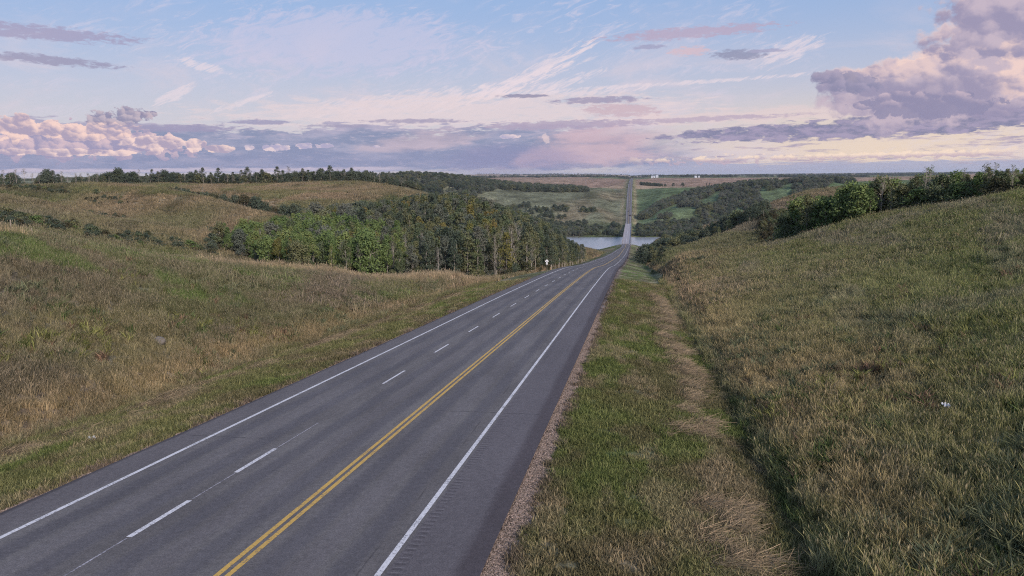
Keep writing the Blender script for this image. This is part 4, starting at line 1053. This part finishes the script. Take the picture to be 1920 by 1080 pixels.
far('valley_side_wood', 'large bluish wood spread over the far valley side right of the road', 3000, f_rw, (7, 12), [L_DARK, L_GREY, L_GREY, L_OLIVE])
def belts():
    segs = []
    for k in range(60):
        Y = random.uniform(4200, 14500); px = random.uniform(650, 1950); L_ = random.uniform(14, 130); segs.append((px, px+L_, Y, random.uniform(25, 110)))
    segs += [(1190, 1330, 6200, 120), (1160, 1185, 5300, 90), (1005, 1170, 5600, 90), (1460, 1520, 4600, 120), (1330, 1380, 5200, 100), (860, 1010, 6000, 60), (1400, 1490, 5400, 60), (700, 900, 14500, 200), (900, 1920, 15500, 300), (1000, 1900, 12500, 150)]
    it = []
    for a, b, Y, dp in segs:
        n = int((b-a)*Y/1500/11)+4
        for _ in range(min(n, 260)):
            p = px2(random.uniform(a, b), Y+random.uniform(0, dp)); it.append((p[0], p[1], 0, random.uniform(9, 17), 'round', random.choice([L_DARK, L_DARK, L_OLIVE]), 2.2))
    Z = height(np.array([a[0] for a in it]), np.array([a[1] for a in it]))
    mass('shelterbelts', [(a[0], a[1], float(z)-.5)+a[3:] for a, z in zip(it, Z)], 'dark shelterbelts and woodlots strung across the far plain under the horizon')
belts()
# -- hedge and lone trees by the far road
it = []
for k in range(46):
    p = px2(random.uniform(1199, 1242), random.uniform(2660, 2690)); it.append((p[0], p[1], terr(*p)-.3, random.uniform(8, 11), 'round', L_DARK, 1.3))
mass('hedge', it, 'dense dark hedge row beside the far road')
for px, h, lb in ((1247, 9, 'small round dark tree at the end of the far hedge'), (1262, 11, 'round dark tree standing between two others past the far hedge'), (1279, 13, 'largest round dark tree standing alone past the far hedge')):
    p = px2(px, 2680); tree('round_tree', 'round', p[0], p[1], h, L_DARK, lb, 'tree', 'lone trees past the far hedge', wide=1.2)
for px, Y, h, lb in ((1324, 2500, 15, 'left one of a pair of narrow dark spruces on the plateau edge'), (1330, 2505, 16, 'right one of a pair of narrow dark spruces on the plateau edge'), (1392, 2440, 14, 'dark spruce left of the white farmhouse above the woods'), (1411, 2450, 17, 'tall dark spruce right of the white farmhouse above the woods')):
    p = px2(px, Y); tree('spruce_tree', 'spruce', p[0], p[1], h, L_DARK, lb, 'spruce', 'spruces on the plateau edge', wide=1.0)
# -- low shrubs on the slopes
sh = [(1225, 506, 212), (1238, 501, 216), (1250, 497, 220)]
for i in range(9): sh.append((1262+i*9, 511-i*3.2+random.uniform(-1, 1), 176-i*.5))
for i in range(7): sh.append((1310+i*12, 489-i*2.6, 190))
for i, (px, py, Y) in enumerate(sorted(sh)):
    p = at(px, py, Y); tree('shrub', 'shrub', p[0], p[1], random.uniform(.7, 1.2), random.choice([L_DARK, L_OLIVE]), f'low dark shrub, {ORD[i+1]} from the road on the right slope above the ditch', 'shrub', 'low shrubs on the right slope', wide=1.5)
hs = [(14, 408, 162), (40, 414, 160), (70, 418, 158), (105, 424, 165), (140, 431, 168), (175, 440, 172), (215, 447, 176), (262, 455, 182), (330, 470, 195), (355, 474, 200), (375, 477, 205), (395, 480, 212), (170, 402, 300), (192, 406, 290), (30, 352, 365), (60, 354, 370), (85, 356, 365), (180, 358, 360), (195, 362, 350), (395, 415, 270), (440, 424, 268)]
for i, (px, py, Y) in enumerate(sorted(hs)):
    p = at(px, py, Y); tree('shrub', 'shrub', p[0], p[1], random.uniform(1.2, 2.4), random.choice([L_DARK, L_OLIVE, L_GREEN]), f'small bush, {ORD[i+1]} from the left in the hollows of the left hills', 'shrub', 'bushes in the hollows of the left hills', wide=1.7)
for i, (px, py, Y) in enumerate([(842, 522, 168), (872, 526, 160), (900, 528, 165), (925, 524, 175), (1243, 527, 150), (1262, 521, 158)]):
    p = at(px, py, Y); tree('weed_clump', 'shrub', p[0], p[1], random.uniform(.6, .9), L_OLIVE, ['leafy green weed clump nearest the left end of the bank by the verge', 'leafy weed clump second along the bank end by the verge', 'leafy weed clump third along the bank end by the verge', 'leafy weed clump closest to the road sign', 'dark weed clump beside the drain in the right ditch', 'dark weed clump just past the drain in the right ditch'][i], 'weeds', 'weed clumps by the ditches', wide=1.6)
# ------------------------------------------------------------------ sign, posts, buildings, vehicles, small things
M_STEELP = plain('weathered_steel_post', (.16, .135, .115), .7, .2, .2, 4.); M_WOOD = plain('grey_fence_wood', (.26, .22, .18), .9, 0, .3, 6.)
M_SIGNW = plain('white_sign_sheet', (.66, .66, .68), .4, 0, .03, 2.); M_BLACK = plain('black_print', (.02, .02, .025), .5, 0, .05, 2.); M_GREYM = plain('bare_aluminium_back', (.4, .4, .4), .4, .6, .05)
def build_sign():
    p = at(1025.5, 512.5, 205); z = terr(p[0], p[1]); b = empty('route_sign', (p[0], p[1], z), .06)
    tag(b, 'small white diamond route sign over a white tab on a steel post beside the road', 'sign')
    mb = MB(); mb.box(-.045, .045, -.03, .03, -.5, 2.75); mb.build('post', M_STEELP, b)
    d = MB(); c = 2.42; s = .46; pts = []
    for i in range(4):
        a0 = math.pi/2*i; cx, cz = math.cos(a0)*(s-.10), math.sin(a0)*(s-.10)
        for k in (-1, 0, 1): a = a0+k*math.pi/5; pts.append((cx+.10*math.cos(a), cz+.10*math.sin(a)))
    n = len(pts); d.v = [(x, -.045, c+zz) for x, zz in pts]+[(x, -.032, c+zz) for x, zz in pts]
    d.f = [list(range(n)), [n+i for i in reversed(range(n))]]+[[i, n+i, n+(i+1) % n, (i+1) % n] for i in range(n)]
    pl = d.build('diamond_plate', M_SIGNW, b)
    r = MB(); k = 16; o_ = [(.155*math.cos(2*math.pi*i/k), .155*math.sin(2*math.pi*i/k)) for i in range(k)]; i_ = [(x*.42, y_*.42) for x, y_ in o_]
    r.v = [(x, -.051, c+zz) for x, zz in o_]+[(x, -.051, c+zz) for x, zz in i_]; r.f = [[i, (i+1) % k, k+(i+1) % k, k+i] for i in range(k)]
    r.build('round_emblem', M_BLACK, pl)
    t = MB(); t.box(-.26, .26, -.045, -.032, 1.58, 1.88); tb = t.build('tab_plate', M_SIGNW, b)
    # direction mark on the tab (too small in the photograph to read as more than a dark bar)
    a = MB(); a.box(-.10, .10, -.052, -.047, 1.70, 1.76); a.build('tab_mark', M_BLACK, tb)
build_sign()
for px, py, Y, h, lb in ((22, 444, 66, 1.45, 'grey wooden fence post in tall grass, leftmost of the two on the crest'), (61, 450, 69, 1.05, 'shorter grey wooden fence post in tall grass on the crest, right of its neighbour')):
    p = at(px, py, Y); mb = MB(); mb.tube((0, 0, -.4), (.02, 0, h), .055, .05, 8); mb.tube((.02, 0, h), (.022, 0, h+.03), .05, .02, 8)
    o = mb.build('fence_post', M_WOOD); o.location = (p[0], p[1], terr(p[0], p[1])); tag(o, lb, 'post', 'fence posts on the left crest')
def lump(name, px, py, Y, r, sc, col, label, cat, seed=1, dz=0., dark=.2):
    bm = bmesh.new(); bmesh.ops.create_icosphere(bm, subdivisions=3, radius=r); rr = random.Random(seed); 
    vs = np.array([v.co[:] for v in bm.verts]); n = fbm(vs[:, 0]*3/r+seed*7, vs[:, 1]*3/r+vs[:, 2]*2/r, seed, 3)
    for v, k in zip(bm.verts, n): v.co *= .7+.6*k; v.co.x *= sc[0]; v.co.y *= sc[1]; v.co.z *= sc[2]
    me = bpy.data.meshes.new(name); bm.to_mesh(me); bm.free(); p = at(px, py, Y)
    o = link(name, me, plain(name+'_surface', col, .9, 0, dark, 3.)); o.location = (p[0], p[1], terr(p[0], p[1])+dz); tag(o, label, cat); return o
lump('boulder', 297, 631, 52, .42, (1.3, 1, .8), (.14, .125, .11), 'pale rounded boulder half hidden in the grass of the left bank', 'rock', 2, .25)
def sheet(name, px, py, Y, w, l, label, dz=.12):
    p = at(px, py, Y); n = 6; V = []; Fc = []
    for i in range(n+1):
        for j in range(n+1):
            V.append(((i/n-.5)*w+random.uniform(-.02, .02), (j/n-.5)*l+random.uniform(-.02, .02), .05*math.sin(i*1.7)+.04*math.cos(j*2.1)+random.uniform(-.02, .02)))
    for i in range(n):
        for j in range(n): a = i*(n+1)+j; Fc.append([a, a+n+1, a+n+2, a+1])
    o = link(name, mesh(name, V, Fc), plain(name+'_paper', (.40, .42, .46), .6, 0, .08, 3.)); md = o.modifiers.new('thick', 'SOLIDIFY'); md.thickness = .006
    o.location = (p[0], p[1], terr(p[0], p[1])+dz); o.rotation_euler = (.15, .1, .6); tag(o, label, 'litter')
sheet('paper_scrap', 173, 829, 31.2, .30, .22, 'crumpled white paper scrap on the mown verge left of the road', .14)
sheet('plastic_sheet', 1777, 716, 33.5, .30, .25, 'pale plastic scrap caught in the grass of the right slope', .62)

M_WALL = plain('white_siding', (.50, .53, .58), .6, 0, .05, .4); M_ROOF = plain('grey_metal_roof', (.42, .44, .50), .5, .1, .1, .4); M_GLASS = plain('dark_window_glass', (.03, .035, .045), .15, 0, .1, 1., .5)
M_DOOR = plain('grey_door', (.25, .25, .27), .6); M_RUST = plain('dark_bin_steel', (.035, .03, .032), .6, .2, .2, .6)
def house(name, px, Y, w, l, hw, hr, label, cat, rz=0., nwin=3, roof=M_ROOF, chim=False, big=False):
    p = px2(px, Y); z = terr(*p); b = empty(name, (p[0], p[1], z), rz); tag(b, label, cat, None)
    mb = MB(); mb.box(-w/2, w/2, -l/2, l/2, -1.5, hw); mb.build('wall', M_WALL, b)
    r = MB(); r.prism([(-l/2-.5, hw+.02), (l/2+.5, hw+.02), (0, hw+hr)], -w/2-.4, w/2+.4); rf = r.build('roof', roof, b)
    if chim: c = MB(); c.box(w*.2, w*.2+.7, -.35, .35, hw+hr*.6, hw+hr+.9); c.build('chimney', M_DOOR, rf)
    if big:
        d = MB(); d.box(-w*.18, w*.18, -l/2-.07, -l/2-.01, 0, hw*.85); d.build('door', M_DOOR, b)
    else:
        d = MB(); d.box(-.5, .5, -l/2-.07, -l/2-.01, 0, 2.1); d.build('door', M_DOOR, b)
        for i in range(nwin):
            x0 = -w/2+w*(i+.5)/nwin+.9; 
            if x0+1.3 > w/2: continue
            f = MB(); f.box(x0-.1, x0+1.3, -l/2-.05, -l/2-.01, 1.0, 2.5); ff = f.build('window', M_ROOF, b); g = MB(); g.box(x0, x0+1.2, -l/2-.08, -l/2-.052, 1.1, 2.4); g.build('pane', M_GLASS, ff)
house('machine_shed', 1224, 4700, 22, 16, 9, 4, 'long white machine shed among dark trees right of the far road', 'shed', .0, big=True)
house('farm_shed', 1231, 4760, 14, 14, 11, 5, 'taller white shed just right of the long machine shed', 'shed', .1, big=True)
house('farmhouse', 1303, 4700, 12, 10, 7, 4, 'small white farmhouse in dark trees midway along the plain', 'house', .2, chim=True)
house('garage', 1309.5, 4720, 11, 9, 6, 4, 'white garage right beside the small midway farmhouse', 'garage', -.1, big=True)
house('farmhouse', 1399, 2430, 13, 9, 4.5, 3.2, 'white farmhouse with grey roof between two spruces above the woods', 'house', .15, 3, chim=True)
house('outbuilding', 1405.5, 2420, 7, 6, 3.2, 2.2, 'low white outbuilding at the end of the farmhouse by the spruces', 'shed', -.1, 1)
def bin_(px, Y, r, h, label):
    p = px2(px, Y); b = empty('grain_bin', (p[0], p[1], terr(*p))); tag(b, label, 'grain bin'); mb = MB(); mb.tube((0, 0, -1), (0, 0, h), r, r, 16); mb.build('shell', M_RUST, b); m2 = MB(); m2.tube((0, 0, h+.01), (0, 0, h+r*.6), r*1.04, .3, 16); m2.build('cone_roof', M_RUST, b)
bin_(1057, 3000, 3.4, 7.5, 'dark upright grain bin alone in the reddish field left of the far road')
for i, (px, w) in enumerate(((1069, 5), (1074, 7), (1079, 5))):
    p = px2(px, 2900); mb = MB(); mb.prism([(1.2*math.cos(a*math.pi/5), 1.1+1.2*math.sin(a*math.pi/5)) for a in range(10)], -w/2, w/2); o = mb.build('wrapped_bale', M_WALL); o.location = (p[0], p[1], terr(*p)); tag(o, ['white wrapped bale row nearest the dark grain bin', 'longest white wrapped bale row, middle of the three by the grain bin', 'white wrapped bale row nearest the far road'][i], 'bales', 'white wrapped bales in the field')
M_CARD = plain('dark_car_paint', (.012, .012, .016), .3, .2, .05, 1., .5); M_TYRE = plain('tyre_rubber', (.02, .02, .02), .9); M_RIM = plain('wheel_rim', (.35, .35, .36), .4, .6); M_TAIL = plain('tail_lamp_red', (.3, .02, .02), .4)
M_HEAD = plain('headlamp_glass', (.7, .7, .7), .2)
def vehicle(name, Xw, Yw, label, cat, pickup, heading, size=1.0):
    b = empty(name, (Xw, Yw, float(zroad(Yw))+.02), 0 if heading > 0 else math.pi); tag(b, label, cat); b.scale = (size,)*3
    s = (float(zroad(Yw+5))-float(zroad(Yw-5)))/10; b.rotation_euler = (math.atan(s)*heading, 0, b.rotation_euler.z)
    body = MB()
    if pickup: prof = [(-2.8, .55), (-2.85, 1.15), (-.75, 1.2), (-.6, 1.85), (-.3, 1.95), (.7, 1.95), (1.35, 1.25), (2.6, 1.15), (2.8, .9), (2.8, .5)]
    else: prof = [(-2.2, .45), (-2.25, .95), (-1.7, 1.15), (-1.1, 1.5), (.4, 1.52), (1.1, 1.05), (2.1, .9), (2.25, .7), (2.2, .4)]
    body.prism(prof, -.98 if pickup else -.88, .98 if pickup else .88); bo = body.build('body', M_CARD, b)
    L_ = 1.75 if pickup else 1.4
    for x in (-1, 1):
        for y_ in (-L_, L_):
            t = MB(); xx = x*(.86 if pickup else .78); t.tube((xx-.13, y_, .38), (xx+.13, y_, .38), .38, .38, 14); w = t.build('wheel', M_TYRE, b); r = MB(); r.tube((xx+x*.14, y_, .38), (xx+x*.15, y_, .38), .22, .2, 10); r.build('rim', M_RIM, w)
        g = MB(); g.box(x*.985-.01, x*.985+.01, -.4, .75, 1.35, 1.75) if pickup else g.box(x*.885-.01, x*.885+.01, -1.0, .5, 1.08, 1.4); g.build('side_window', M_GLASS, b)
        yb = -2.86 if pickup else -2.27; q = MB(); q.box(x*.8-.12, x*.8+.12, yb-.02, yb+.03, .8, 1.05); q.build('tail_lamp', M_TAIL, b)
        yb = 2.8 if pickup else 2.24; q = MB(); q.box(x*.75-.14, x*.75+.14, yb-.02, yb+.03, .68, .85); q.build('headlight', M_HEAD, b)
    if pickup: bx = MB(); bx.box(-.85, .85, -2.6, -.85, 1.21, 1.9, .1); bx.build('canopy', M_CARD, b)
xc = lambda Y: .5*float(edgeL(Y)+edgeR(Y))
vehicle('truck', xc(1672)+3.0, 1672, 'dark truck with covered bed driving up the far road just beyond the bridge', 'truck', True, 1, 1.32)
vehicle('car', xc(1745)-1.2, 1745, 'small dark car on the far road, farther up than the truck', 'car', False, -1, 1.1)

# ------------------------------------------------------------------ the air
def build_haze():
    mb = MB(); mb.box(-330000, 240000, -2700, 36800, WATER-40, CAMZ+60); hz = bpy.data.materials.new('thin_haze'); hz.use_nodes = True; nt = hz.node_tree; nt.nodes.clear()
    v = nt.nodes.new('ShaderNodeVolumePrincipled'); o = nt.nodes.new('ShaderNodeOutputMaterial'); nt.links.new(v.outputs[0], o.inputs['Volume'])
    v.inputs['Color'].default_value = (.82, .88, 1.0, 1); v.inputs['Density'].default_value = HAZE; v.inputs['Anisotropy'].default_value = .2
    tag(mb.build('haze', hz), kind='stuff')
HAZE = 3.2e-5
build_haze()
